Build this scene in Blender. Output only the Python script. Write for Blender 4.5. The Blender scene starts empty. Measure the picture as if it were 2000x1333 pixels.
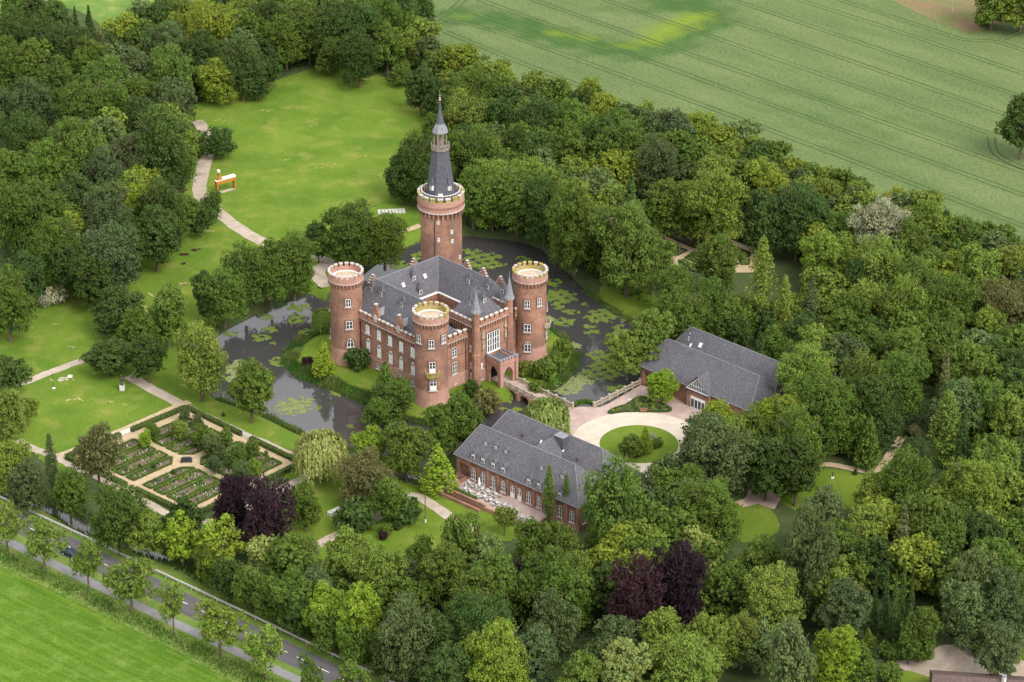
import bpy, math, random
import numpy as np
from mathutils import Vector, Matrix
from mathutils.geometry import tessellate_polygon
random.seed(7); RNG=np.random.default_rng(7)
R=math.radians
S=bpy.context.scene; COL=S.collection
# ---------------------------------------------------------------- camera, sky, sun, exposure
FPX=5700.; PITCH=R(26.8); CAMH=303.
cam=bpy.data.cameras.new('camera'); co=bpy.data.objects.new('camera',cam); COL.objects.link(co); S.camera=co
cam.sensor_width=36; cam.lens=FPX/2000*36; cam.clip_start=5; cam.clip_end=5000
CD=CAMH/math.tan(PITCH); co.location=(0,-CD,CAMH); co.rotation_euler=(math.pi/2-PITCH,0,0)
W=bpy.data.worlds.new('World'); S.world=W; W.use_nodes=True
nt=W.node_tree; bg=nt.nodes['Background']; sk=nt.nodes.new('ShaderNodeTexSky'); sk.sky_type='NISHITA'; sk.sun_disc=False
SUN_EL=R(46); SUN_AZ=R(142)     # azimuth measured clockwise from +Y (away from the camera)
sk.sun_elevation=SUN_EL; sk.sun_rotation=SUN_AZ; sk.air_density=1.0; sk.dust_density=4.0; sk.ozone_density=1.0
hs=nt.nodes.new('ShaderNodeHueSaturation'); hs.inputs['Saturation'].default_value=.35
tc=nt.nodes.new('ShaderNodeTexCoord'); cn=nt.nodes.new('ShaderNodeTexNoise'); cn.inputs['Scale'].default_value=4.5; cn.inputs['Detail'].default_value=5
cmp_=nt.nodes.new('ShaderNodeMapping'); cmp_.inputs['Scale'].default_value=(1,1,2.4); nt.links.new(tc.outputs['Generated'],cmp_.inputs['Vector']); nt.links.new(cmp_.outputs[0],cn.inputs['Vector'])
cr=nt.nodes.new('ShaderNodeMapRange'); cr.inputs[1].default_value=.38; cr.inputs[2].default_value=.60; nt.links.new(cn.outputs['Fac'],cr.inputs[0])
cm=nt.nodes.new('ShaderNodeMix'); cm.data_type='RGBA'; cm.inputs[7].default_value=(9.5,9.6,9.9,1); nt.links.new(cr.outputs[0],cm.inputs[0]); nt.links.new(hs.outputs[0],cm.inputs[6])
nt.links.new(sk.outputs[0],hs.inputs['Color']); nt.links.new(cm.outputs[2],bg.inputs[0]); bg.inputs[1].default_value=.15
sl=bpy.data.lights.new('sun','SUN'); sl.energy=2.3; sl.angle=R(30); sl.color=(1,.96,.9)
so=bpy.data.objects.new('sun',sl); COL.objects.link(so)
sd=Vector((math.sin(SUN_AZ)*math.cos(SUN_EL),math.cos(SUN_AZ)*math.cos(SUN_EL),math.sin(SUN_EL)))
so.rotation_euler=sd.to_track_quat('Z','Y').to_euler(); so.location=sd*400
vs=S.view_settings; vs.view_transform='Standard'; vs.look='None'; vs.exposure=.58; vs.gamma=1
S.cycles.max_bounces=6; S.cycles.transparent_max_bounces=4

# ---------------------------------------------------------------- helpers
_fw=np.array([0,math.cos(PITCH),-math.sin(PITCH)]); _up=np.array([0,math.sin(PITCH),math.cos(PITCH)]); _C=np.array([0,-CD,CAMH])
def G(x,y,z=0.):
    d=_fw*FPX+np.array([1,0,0])*(x-1000)+_up*(666.5-y); t=(z-_C[2])/d[2]; p=_C+d*t
    return Vector((p[0],p[1],z))
def PX(w):
    v=np.array(w)-_C; dz=v@_fw; return 1000+FPX*v[0]/dz, 666.5-FPX*(v@_up)/dz
def zat(base,y):      # height above a ground point that shows at picture height y
    lo,hi=-5,90
    for _ in range(40):
        m=(lo+hi)/2
        if PX((base.x,base.y,m))[1]>y: lo=m
        else: hi=m
    return lo
ORG={}
def tag(o,label=None,cat=None,group=None,kind=None):
    if label:o['label']=label
    if cat:o['category']=cat
    if group:o['group']=group
    if kind:o['kind']=kind
    return o
def thing(name,label,cat,loc=(0,0,0),rz=0,group=None):
    o=bpy.data.objects.new(name,None); COL.objects.link(o); o.location=loc; o.rotation_euler=(0,0,rz); o.empty_display_size=.5
    ORG[o]=Vector(loc); return tag(o,label,cat,group)
class MB:
    def __init__(s): s.v=[];s.f=[];s.m=[];s.cur=0
    def face(s,pts):
        i=len(s.v); s.v+= [tuple(p) for p in pts]; s.f.append(tuple(range(i,i+len(pts)))); s.m.append(s.cur)
    def add(s,vs_,fs):
        i=len(s.v); s.v+=[tuple(p) for p in vs_]
        for f in fs: s.f.append(tuple(a+i for a in f)); s.m.append(s.cur)
    def box(s,x0,x1,y0,y1,z0,z1,M=None):
        vs_=[Vector((x,y,z)) for z in(z0,z1) for y in(y0,y1) for x in(x0,x1)]
        if M: vs_=[M@p for p in vs_]
        s.add(vs_,[(0,2,3,1),(4,5,7,6),(0,1,5,4),(2,6,7,3),(0,4,6,2),(1,3,7,5)])
    def prism(s,poly,z0,z1,M=None):
        n=len(poly); vs_=[Vector((p[0],p[1],z0)) for p in poly]+[Vector((p[0],p[1],z1)) for p in poly]
        if M: vs_=[M@p for p in vs_]
        s.add(vs_,[tuple(range(n))[::-1],tuple(range(n,2*n))]+[(i,(i+1)%n,(i+1)%n+n,i+n) for i in range(n)])
    def lathe(s,c,prof,n=32,a0=0,cap=True):
        vs_=[]
        for r,z in prof:
            for i in range(n):
                a=a0+2*math.pi*i/n; vs_.append((c[0]+r*math.cos(a),c[1]+r*math.sin(a),c[2]+z))
        fs=[(k*n+i,k*n+(i+1)%n,(k+1)*n+(i+1)%n,(k+1)*n+i) for k in range(len(prof)-1) for i in range(n)]
        if cap: fs+=[tuple(range(n))[::-1],tuple(range((len(prof)-1)*n,len(prof)*n))]
        s.add(vs_,fs)
    def sector(s,c,r0,r1,a0,a1,z0,z1,n=3):
        vs_=[]
        for z in(z0,z1):
            for r in(r0,r1):
                for i in range(n+1):
                    a=a0+(a1-a0)*i/n; vs_.append((c[0]+r*math.cos(a),c[1]+r*math.sin(a),c[2]+z))
        k=n+1; fs=[]
        for i in range(n):
            fs+=[(i,i+1,k+i+1,k+i),(2*k+i,3*k+i,3*k+i+1,2*k+i+1),(i,2*k+i,2*k+i+1,i+1),(k+i,k+i+1,3*k+i+1,3*k+i)]
        fs+=[(0,k,3*k,2*k),(n,2*k+n,3*k+n,k+n)]
        s.add(vs_,fs)
    def tube(s,p,q,r0,r1=None,n=6):
        r1=r0 if r1 is None else r1; p=Vector(p);q=Vector(q); d=(q-p).normalized(); a=d.orthogonal().normalized(); b=d.cross(a)
        vs_=[c+(a*math.cos(2*math.pi*i/n)+b*math.sin(2*math.pi*i/n))*r for c,r in((p,r0),(q,r1)) for i in range(n)]
        s.add(vs_,[(i,(i+1)%n,(i+1)%n+n,i+n) for i in range(n)]+[tuple(range(n))[::-1],tuple(range(n,2*n))])
    def build(s,name,mats,parent=None,smooth=False):
        if not isinstance(mats,(list,tuple)): mats=[mats]
        o0=ORG.get(parent,Vector((0,0,0)))
        me=bpy.data.meshes.new(name); me.from_pydata([(a-o0.x,b-o0.y,c-o0.z) for a,b,c in s.v],[],s.f)
        for m in mats: me.materials.append(m)
        me.polygons.foreach_set('material_index',s.m)
        if smooth: me.polygons.foreach_set('use_smooth',[True]*len(s.f))
        me.update(); o=bpy.data.objects.new(name,me); COL.objects.link(o)
        if parent: o.parent=parent
        ORG[o]=o0; return o
class Frame:            # wall frame: s along, o outward, z up
    def __init__(s,p,d,n=None):
        s.p=Vector((p[0],p[1],0)); s.d=Vector((d[0],d[1],0)).normalized(); s.n=Vector((s.d.y,-s.d.x,0)) if n is None else n
        s.M=Matrix(((s.d.x,s.n.x,0,s.p.x),(s.d.y,s.n.y,0,s.p.y),(0,0,1,0),(0,0,0,1)))
    def at(s,a,o,z): return s.p+s.d*a+s.n*o+Vector((0,0,z))
def copy_tree(o,parent=None):
    c=o.copy(); COL.objects.link(c); c.parent=parent
    for ch in [k for k in o.children]: copy_tree(ch,c)
    return c
# ---------------------------------------------------------------- materials
def mat(name,c1,c2=None,scale=1.,rough=.85,c3=None,scale3=.15,bump=0,thr=(.35,.65),thr3=(.5,.7),spec=.06,metal=0,stretch=None,detail=6,fine=0,finescale=9):
    m=bpy.data.materials.new(name); m.use_nodes=True; t=m.node_tree; b=t.nodes['Principled BSDF']
    b.inputs['Roughness'].default_value=rough; b.inputs['Specular IOR Level'].default_value=spec; b.inputs['Metallic'].default_value=metal
    if c2 is None: b.inputs['Base Color'].default_value=(*c1,1); return m
    g=t.nodes.new('ShaderNodeNewGeometry'); vec=g.outputs['Position']
    def noise(sc,st=None,det=6):
        n=t.nodes.new('ShaderNodeTexNoise'); n.inputs['Scale'].default_value=sc; n.inputs['Detail'].default_value=det; n.inputs['Roughness'].default_value=.6
        if st:
            mp=t.nodes.new('ShaderNodeMapping'); mp.inputs['Rotation'].default_value=(0,0,-st[0]); mp.inputs['Scale'].default_value=(st[1],st[2],1)
            # rotate first, then scale
            mr=t.nodes.new('ShaderNodeVectorRotate'); mr.rotation_type='Z_AXIS'; mr.inputs['Angle'].default_value=-st[0]; mp.inputs['Rotation'].default_value=(0,0,0)
            t.links.new(vec,mr.inputs['Vector']); t.links.new(mr.outputs[0],mp.inputs['Vector']); t.links.new(mp.outputs[0],n.inputs['Vector'])
        else: t.links.new(vec,n.inputs['Vector'])
        return n
    def ramp(src,lo,hi):
        r=t.nodes.new('ShaderNodeMapRange'); r.inputs['From Min'].default_value=lo; r.inputs['From Max'].default_value=hi; t.links.new(src,r.inputs['Value']); return r.outputs[0]
    def mix(f,a,bb,mode='MIX'):
        x=t.nodes.new('ShaderNodeMix'); x.data_type='RGBA'; x.blend_type=mode
        for i,vv in((0,f),(6,a),(7,bb)):
            if isinstance(vv,tuple): x.inputs[i].default_value=(*vv,1) if len(vv)==3 else vv
            elif isinstance(vv,(int,float)): x.inputs[i].default_value=vv
            else: t.links.new(vv,x.inputs[i])
        return x.outputs[2]
    n1=noise(scale,stretch,detail); out=mix(ramp(n1.outputs['Fac'],*thr),c1,c2)
    if c3 is not None: out=mix(ramp(noise(scale3).outputs['Fac'],*thr3),out,c3)
    if fine:
        nf=noise(finescale,None,3); out=mix(1.0,out,mix(ramp(nf.outputs['Fac'],.3,.7),(1-fine,)*3,(1+fine,)*3),'MULTIPLY')
    t.links.new(out,b.inputs['Base Color'])
    if bump:
        bp=t.nodes.new('ShaderNodeBump'); bp.inputs['Strength'].default_value=bump; bp.inputs['Distance'].default_value=.3
        t.links.new(noise(scale*3 if scale<4 else scale,stretch).outputs['Fac'],bp.inputs['Height']); t.links.new(bp.outputs[0],b.inputs['Normal'])
    return m
def leafmat(name,fix=None,trans=.35):
    m=bpy.data.materials.new(name); m.use_nodes=True; t=m.node_tree; b=t.nodes['Principled BSDF']
    b.inputs['Roughness'].default_value=.6; b.inputs['Specular IOR Level'].default_value=.08
    at=t.nodes.new('ShaderNodeAttribute'); at.attribute_name='tint'
    x=t.nodes.new('ShaderNodeMix'); x.data_type='RGBA'; x.blend_type='MULTIPLY'; x.inputs[0].default_value=1
    if fix: x.inputs[6].default_value=(*fix,1)
    else:
        oi=t.nodes.new('ShaderNodeObjectInfo'); t.links.new(oi.outputs['Color'],x.inputs[6])
    t.links.new(at.outputs['Color'],x.inputs[7]); t.links.new(x.outputs[2],b.inputs['Base Color'])
    tr=t.nodes.new('ShaderNodeBsdfTranslucent'); mx=t.nodes.new('ShaderNodeMixShader'); mx.inputs[0].default_value=trans
    t.links.new(x.outputs[2],tr.inputs['Color']); t.links.new(b.outputs[0],mx.inputs[1]); t.links.new(tr.outputs[0],mx.inputs[2])
    t.links.new(mx.outputs[0],t.nodes['Material Output'].inputs[0]); return m
M=dict(
 brick=mat('brick',(.265,.132,.088),(.37,.208,.146),.7,.9,c3=(.175,.105,.08),scale3=.16,thr3=(.42,.68),bump=.1,fine=.25,finescale=4),
 brick_light=mat('pale brick',(.36,.195,.15),(.43,.255,.205),1.2,.9,c3=(.30,.17,.13),scale3=.5,fine=.15),
 brick_dark=mat('dark brick',(.16,.085,.065),(.22,.12,.09),1.5,.9,fine=.2),
 stone=mat('sandstone',(.33,.28,.21),(.45,.39,.31),1.8,.85,c3=(.34,.29,.2),scale3=.8,fine=.1),
 cap=mat('coping stone',(.34,.30,.27),(.52,.48,.44),1.3,.8,fine=.12,finescale=3),
 moss=mat('mossy coping',(.27,.205,.03),(.38,.33,.17),.9,.9,fine=.2),
 slate=mat('slate',(.080,.077,.086),(.122,.118,.130),3.5,.6,c3=(.082,.080,.086),scale3=.3,spec=.15,fine=.38,finescale=3.2,bump=.06),
 slate_dark=mat('spire slate',(.065,.066,.08),(.105,.105,.125),1.8,.5,spec=.2,fine=.2,finescale=5),
 lead=mat('lead',(.17,.17,.185),(.24,.24,.26),1.2,.5,fine=.1),
 white=mat('white paint',(.78,.77,.74),(.70,.69,.67),1.5,.6),
 glass=mat('window glass',(.03,.035,.045),(.05,.055,.07),.8,.12,spec=.8),
 dark=mat('dark opening',(.02,.018,.016)),
 deck=mat('tower deck',(.36,.29,.20),(.47,.39,.29),.8,.9,fine=.1),
 cream=mat('cream gravel',(.44,.385,.305),(.52,.46,.375),.35,.95,fine=.07,finescale=4),
 sand=mat('sandy path',(.36,.27,.165),(.45,.35,.22),.6,.95,c3=(.36,.27,.19),scale3=.2,fine=.12,finescale=3),
 pinkgravel=mat('trodden path',(.33,.27,.21),(.43,.36,.29),.4,.95,c3=(.25,.2,.15),scale3=.15,fine=.12,finescale=2.5),
 paving=mat('pinkish paving',(.34,.25,.22),(.42,.32,.28),.5,.9,c3=(.28,.21,.18),scale3=.15,fine=.1,finescale=5),
 asphalt=mat('asphalt',(.095,.088,.094),(.135,.125,.13),.35,.85,fine=.08,stretch=(R(-39),.08,1.6)),
 cyclepath=mat('pale asphalt',(.22,.21,.21),(.27,.26,.255),.5,.9,fine=.08),
 bark=mat('bark',(.10,.075,.05),(.17,.135,.10),3,.95),
 deadwood=mat('dead wood',(.5,.46,.4),(.38,.33,.28),1,.9),
 soil=mat('soil',(.11,.08,.06),(.17,.13,.10),2,.95),
 darkmetal=mat('dark metal',(.035,.035,.045),(.05,.05,.06),2,.5),
 rustwood=mat('orange timber',(.36,.15,.025),(.43,.20,.045),2,.7),
 brownwood=mat('brown wood',(.22,.11,.06),(.3,.16,.09),2,.8),
 wicker=mat('pale wicker',(.30,.29,.31),(.55,.54,.55),6,.8),
 tabletop=mat('pale table top',(.42,.41,.42),(.5,.49,.5),1,.6),
 weathered=mat('weathered stone',(.20,.165,.135),(.29,.245,.20),2,.9),
 concrete=mat('concrete',(.42,.41,.38),(.55,.54,.5),1,.9,fine=.15),
 bronze=mat('dark bronze',(.05,.05,.045),(.08,.08,.07),2,.5),
 galv=mat('weathered rail',(.42,.40,.36),(.52,.5,.46),1.4,.6),
 tentgreen=mat('green canvas',(.01,.10,.08),(.015,.13,.10),1,.7),
 carpaint=mat('dark blue paint',(.012,.02,.045),(.016,.026,.055),1,.2,spec=.7),
 tyre=mat('rubber',(.02,.02,.02)),
 lampred=mat('red lens',(.3,.02,.01)),
 clay=mat('brown clay tiles',(.085,.06,.055),(.13,.09,.08),2,.8,fine=.25,finescale=5),
 peach=mat('peach stone',(.6,.3,.2),(.65,.36,.25),2,.8),
 ground=mat('woodland ground',(.045,.07,.024),(.075,.09,.034),.3,.95,c3=(.10,.07,.045),scale3=.08,thr3=(.6,.7),fine=.25,finescale=2.5),
 lawn=mat('mown lawn',(.078,.142,.016),(.128,.186,.025),.07,.95,c3=(.24,.225,.055),scale3=.16,thr=(.36,.64),thr3=(.52,.85),detail=10,fine=.22,finescale=2.2),
 lawn2=mat('park lawn',(.085,.14,.016),(.125,.175,.022),.09,.95,c3=(.22,.215,.05),scale3=.16,thr3=(.52,.9),detail=10,fine=.13,finescale=1.8),
 meadow=mat('bright meadow',(.052,.118,.010),(.098,.165,.018),.5,.95,stretch=(R(-39),.10,2.0),c3=(.15,.215,.045),scale3=.25,thr3=(.5,.8),fine=.25,finescale=2.2),
 rough=mat('rough grass',(.09,.16,.035),(.15,.22,.05),.12,.95,c3=(.28,.25,.09),scale3=.12,thr3=(.56,.75),fine=.2,finescale=1.5),
 verge=mat('verge grass',(.10,.175,.03),(.15,.21,.045),.4,.95,c3=(.21,.22,.07),scale3=.3,fine=.15,finescale=3),
 worn=mat('worn turf',(.42,.33,.17),(.24,.25,.07),1.1,.95,fine=.15),
 bog=mat('wet peat',(.03,.015,.012),(.06,.03,.02),2,.5),
 heath=mat('bare brown plot',(.20,.13,.08),(.13,.15,.05),.12,.95,fine=.25,finescale=1.5),
 hedge=leafmat('hedge leaves'), leaf=leafmat('leaves'), pad=leafmat('lily pad',trans=.05),
)
# water
def water_mat():
    m=bpy.data.materials.new('moat water'); m.use_nodes=True; t=m.node_tree; b=t.nodes['Principled BSDF']
    b.inputs['Base Color'].default_value=(.045,.043,.042,1); b.inputs['Roughness'].default_value=.04; b.inputs['IOR'].default_value=1.5
    g=t.nodes.new('ShaderNodeNewGeometry'); n=t.nodes.new('ShaderNodeTexNoise'); n.inputs['Scale'].default_value=1.3; n.inputs['Detail'].default_value=3
    bp=t.nodes.new('ShaderNodeBump'); bp.inputs['Strength'].default_value=.05; bp.inputs['Distance'].default_value=.12
    t.links.new(g.outputs['Position'],n.inputs['Vector']); t.links.new(n.outputs['Fac'],bp.inputs['Height']); t.links.new(bp.outputs[0],b.inputs['Normal']); return m
M['water']=water_mat()
# crop field with its tint attribute (lodged, ripening patches)
def field_mat():
    m=mat('green barley',(.088,.128,.046),(.122,.160,.059),.06,.95,fine=.25,finescale=1.1,stretch=(R(-45),.4,1.6),detail=8)
    t=m.node_tree; b=t.nodes['Principled BSDF']; src=b.inputs['Base Color'].links[0].from_socket
    a=t.nodes.new('ShaderNodeAttribute'); a.attribute_name='crop'
    n=t.nodes.new('ShaderNodeTexNoise'); n.inputs['Scale'].default_value=.35; g=t.nodes.new('ShaderNodeNewGeometry')
    mr=t.nodes.new('ShaderNodeVectorRotate'); mr.rotation_type='Z_AXIS'; mr.inputs['Angle'].default_value=R(45); mp=t.nodes.new('ShaderNodeMapping'); mp.inputs['Scale'].default_value=(.35,2.5,1)
    t.links.new(g.outputs['Position'],mr.inputs['Vector']); t.links.new(mr.outputs[0],mp.inputs['Vector']); t.links.new(mp.outputs[0],n.inputs['Vector'])
    sep=t.nodes.new('ShaderNodeSeparateColor'); t.links.new(a.outputs['Color'],sep.inputs[0])
    cur=src
    for ch,col in((0,(.042,.092,.022)),(1,(.17,.225,.022)),(2,(.085,.14,.055))):
        ad=t.nodes.new('ShaderNodeMath'); ad.operation='MULTIPLY_ADD'; ad.use_clamp=True
        nn=t.nodes.new('ShaderNodeMapRange'); nn.inputs[1].default_value=.3; nn.inputs[2].default_value=.7; nn.inputs[3].default_value=.55; nn.inputs[4].default_value=1.15
        t.links.new(n.outputs['Fac'],nn.inputs[0]); t.links.new(nn.outputs[0],ad.inputs[0]); t.links.new(sep.outputs[ch],ad.inputs[1]); ad.inputs[2].default_value=0
        x=t.nodes.new('ShaderNodeMix'); x.data_type='RGBA'; t.links.new(ad.outputs[0],x.inputs[0]); t.links.new(cur,x.inputs[6]); x.inputs[7].default_value=(*col,1); cur=x.outputs[2]
    t.links.new(cur,b.inputs['Base Color']); return m
M['field']=field_mat()

# ---------------------------------------------------------------- polygons on the ground
def smooth_closed(P,k=5,closed=True):
    n=len(P); out=[]
    rng=range(n) if closed else range(n-1)
    for i in rng:
        p0=P[(i-1)%n] if closed or i>0 else P[0]; p1=P[i]; p2=P[(i+1)%n]; p3=P[(i+2)%n] if closed or i+2<n else P[-1]
        for j in range(k):
            t=j/k; out.append(tuple(.5*((2*b)+(c-a)*t+(2*a-5*b+4*c-d)*t*t+(3*b-a-3*c+d)*t**3) for a,b,c,d in zip(p0,p1,p2,p3)))
    if not closed: out.append(tuple(P[-1]))
    return out
def gp(pts,z=0.,sm=0,closed=True,jit=0):
    w=[G(x,y,z) for x,y in pts]; w=[(p.x,p.y) for p in w]
    if sm: w=smooth_closed(w,sm,closed)
    if jit: w=[(a+random.uniform(-jit,jit),b+random.uniform(-jit,jit)) for a,b in w]
    return w
def sheet(name,poly,z,m,label=None,parent=None):
    ps=[Vector((a,b,0)) for a,b in poly]; tri=tessellate_polygon([ps]); mb=MB(); 
    fs=[]
    for t in tri:
        a,b,c=[ps[i] for i in t]
        if (b-a).cross(c-a).z<0: t=(t[0],t[2],t[1])
        fs.append(tuple(t))
    mb.add([(p.x,p.y,z) for p in ps],fs); o=mb.build(name,m,parent)
    if parent is None: tag(o,label,None,None,'structure')
    return o
def strip(pts,w,z,mb):
    """flat band of width w (number or list) along world points"""
    n=len(pts); L=[];Rr=[]
    for i,p in enumerate(pts):
        a=Vector(pts[max(i-1,0)]); b=Vector(pts[min(i+1,n-1)]); d=(b-a); d=Vector((d[0],d[1])).normalized(); nn=Vector((-d.y,d.x)); ww=(w[i] if isinstance(w,list) else w)/2
        L.append((p[0]+nn.x*ww,p[1]+nn.y*ww,z)); Rr.append((p[0]-nn.x*ww,p[1]-nn.y*ww,z))
    for i in range(n-1): mb.face([L[i],Rr[i],Rr[i+1],L[i+1]])
def path(name,pts,w,z,m,label=None,jit=.12):
    w0=gp(pts,0,6,False); w0=[(a+random.uniform(-jit,jit),b+random.uniform(-jit,jit)) for a,b in w0]
    mb=MB(); strip(w0,[w*random.uniform(.93,1.07) for _ in w0],z,mb); o=mb.build(name,m); tag(o,label,None,None,'structure'); return o
def inpoly(X,Y,poly):
    X=np.asarray(X,float);Y=np.asarray(Y,float); ins=np.zeros(X.shape,bool); n=len(poly)
    for i in range(n):
        x0,y0=poly[i];x1,y1=poly[(i+1)%n]
        if y0==y1: continue
        c=((y0>Y)!=(y1>Y))&(X<(x1-x0)*(Y-y0)/(y1-y0)+x0); ins^=c
    return ins
def polydist(X,Y,poly,closed=True):
    D=np.full(np.shape(X),1e9); n=len(poly)
    for i in range(n if closed else n-1):
        x0,y0=poly[i];x1,y1=poly[(i+1)%n]; dx,dy=x1-x0,y1-y0; L=dx*dx+dy*dy+1e-9
        t=np.clip(((X-x0)*dx+(Y-y0)*dy)/L,0,1); D=np.minimum(D,np.hypot(X-x0-t*dx,Y-y0-t*dy))
    return D
WZ=-1.8
moat_out=gp([(424,782),(470,800),(534,826),(592,854),(640,870),(700,888),(760,908),(808,938),(842,935),(872,895),(905,868),(950,845),(990,822),(1040,812),(1100,812),(1121,806),(1165,800),(1190,785),(1252,757),(1262,720),(1252,670),(1238,632),(1190,600),(1140,565),(1090,515),(1040,480),(960,466),(880,462),(800,480),(740,515),(700,548),(670,590),(640,592),(620,582),(600,574),(560,590),(500,615),(430,655),(405,700),(402,745)],WZ,4)
island=gp([(566,712),(578,685),(606,664),(640,652),(690,625),(760,590),(820,568),(900,566),(980,590),(1060,635),(1110,672),(1128,692),(1122,712),(1100,742),(1078,760),(1050,770),(1010,776),(975,790),(940,806),(900,822),(860,833),(812,828),(760,808),(720,792),(671,770),(620,750),(580,735)],WZ,4)
stream=gp([(-10,968),(37,962),(66,968),(80,985),(122,996),(160,1018),(230,1050),(330,1090),(320,1100),(220,1065),(150,1036),(110,1010),(60,990),(-10,982)],WZ,3)
# ground with the moat and stream cut into it
def heights(X,Y):
    dm=np.where(inpoly(X,Y,moat_out)&~inpoly(X,Y,island),1,-1)*np.minimum(polydist(X,Y,moat_out),polydist(X,Y,island))
    ds=np.where(inpoly(X,Y,stream),1,-1)*polydist(X,Y,stream)
    d=np.maximum(dm,ds)
    t=np.clip((d+2.6)/3.6,0,1); return -2.6*t*t*(3-2*t)
gx=np.arange(-150,190.1,1.); gy=np.arange(-160,300.1,1.)
X,Y=np.meshgrid(gx,gy); Z=heights(X,Y); XYZ=np.stack([X,Y,Z],-1).reshape(-1,3); nx=len(gx)
ii,jj=np.meshgrid(np.arange(len(gx)-1),np.arange(len(gy)-1)); a=(jj*nx+ii).ravel(); F=np.stack([a,a+1,a+nx+1,a+nx],-1)
def npmesh(name,V,Fq,mats,tint=None,parent=None,colorname='tint'):
    me=bpy.data.meshes.new(name); k=Fq.shape[1]; me.vertices.add(len(V)); me.vertices.foreach_set('co',np.asarray(V,np.float32).ravel())
    me.loops.add(Fq.size); me.loops.foreach_set('vertex_index',Fq.astype(np.int32).ravel()); me.polygons.add(len(Fq)); me.polygons.foreach_set('loop_start',np.arange(0,Fq.size,k,dtype=np.int32))
    try: me.polygons.foreach_set('loop_total',np.full(len(Fq),k,np.int32))
    except Exception: pass
    for m in (mats if isinstance(mats,list) else [mats]): me.materials.append(m)
    if tint is not None:
        at=me.attributes.new(colorname,'FLOAT_COLOR','POINT'); c=np.ones((len(V),4),np.float32); c[:,:3]=tint; at.data.foreach_set('color',c.ravel())
    me.update(calc_edges=True); me.validate(); o=bpy.data.objects.new(name,me); COL.objects.link(o)
    if parent: o.parent=parent
    ORG[o]=Vector((0,0,0)); return o
g=npmesh('ground',XYZ,F,M['ground']); g.data.polygons.foreach_set('use_smooth',[True]*len(F)); g['kind']='structure'
# skirt to the horizon
mb=MB(); b0,b1,c0,c1=-150,190,-160,300; BIG=2500
for q in ([(-BIG,-BIG),(BIG,-BIG),(BIG,c0),(-BIG,c0)],[(-BIG,c1),(BIG,c1),(BIG,BIG),(-BIG,BIG)],[(-BIG,c0),(b0,c0),(b0,c1),(-BIG,c1)],[(b1,c0),(BIG,c0),(BIG,c1),(b1,c1)]):
    mb.face([(x,y,0) for x,y in q])
tag(mb.build('countryside',M['rough']),kind='structure')
def waterpoly(name,pts,inner=None):
    return sheet(name,pts,WZ,M['water'])
waterpoly('moat_water',moat_out); waterpoly('stream_water',stream)
# lawns drape over the banks: grid sheets follow the ground 1 cm above it
def drape(name,poly,m,dz=.02,step=1.0,extra=None,kind='structure'):
    P=np.array(poly); x0,y0=P.min(0)-step; x1,y1=P.max(0)+step; x0=math.floor(x0);y0=math.floor(y0)
    xs=np.arange(x0,x1+step,step); ys=np.arange(y0,y1+step,step); A,B=np.meshgrid(xs,ys); cx=(A[:-1,:-1]+step/2); cy=(B[:-1,:-1]+step/2)
    keep=inpoly(cx,cy,poly)
    if extra is not None: keep&=extra(cx,cy)
    n=len(xs); i,j=np.meshgrid(np.arange(len(xs)-1),np.arange(len(ys)-1)); a=(j*n+i)[keep]; Fq=np.stack([a,a+1,a+n+1,a+n],-1)
    V=np.stack([A,B,heights(A,B)+dz],-1).reshape(-1,3); u,inv=np.unique(Fq,return_inverse=True); V=V[u]; Fq=inv.reshape(-1,4)
    o=npmesh(name,V,Fq,m); o.data.polygons.foreach_set('use_smooth',[True]*len(Fq)); tag(o,kind=kind); return o
lawnpoly=gp([(384,205),(420,195),(500,172),(560,150),(620,130),(680,122),(720,135),(790,170),(850,188),(885,230),(880,330),(870,420),(800,470),(700,520),(650,570),(600,565),(540,560),(470,600),(420,640),(395,700),(395,745),(424,775),(470,795),(540,825),(600,855),(660,875),(640,900),(600,910),(570,905),(364,990),(200,935),(150,930),(90,905),(40,870),(-30,880),(-30,650),(0,645),(60,612),(150,556),(270,500),(330,462),(356,405),(368,345),(385,290),(380,240)],0,3)
drape('lawn',lawnpoly,M['lawn'])
drape('garden_lawn',gp([(560,905),(640,880),(720,905),(800,945),(860,950),(900,960),(1000,1010),(1040,1045),(960,1060),(905,1060),(860,1070),(790,1100),(700,1110),(600,1085),(540,1040),(560,960)],0,4),M['lawn2'],.024)
drape('island_lawn',gp([(560,712),(576,680),(606,660),(640,645),(690,618),(760,583),(820,562),(900,560),(980,584),(1060,630),(1114,668),(1134,692),(1128,716),(1104,748),(1080,766),(1050,776),(1010,782),(975,796),(940,812),(900,828),(860,840),(812,834),(760,814),(720,798),(671,776),(620,756),(575,740)],-.9,4),M['lawn2'],.024,.8)
drape('bank_lawn',gp([(1170,560),(1260,560),(1290,600),(1262,640),(1240,632),(1190,598)],0,3),M['lawn2'],.024)
sheet('far_meadow',gp([(20,-60),(400,-60),(385,10),(330,45),(290,60),(240,78),(200,50),(150,20),(100,8)],0,3),.024,M['rough'])
drape('west_verge',gp([(-30,960),(60,965),(160,1025),(240,1062),(330,1100),(500,1190),(640,1255),(860,1360),(700,1400),(560,1300),(300,1135),(0,985),(-30,975)],0),M['verge'],.02)
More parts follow.
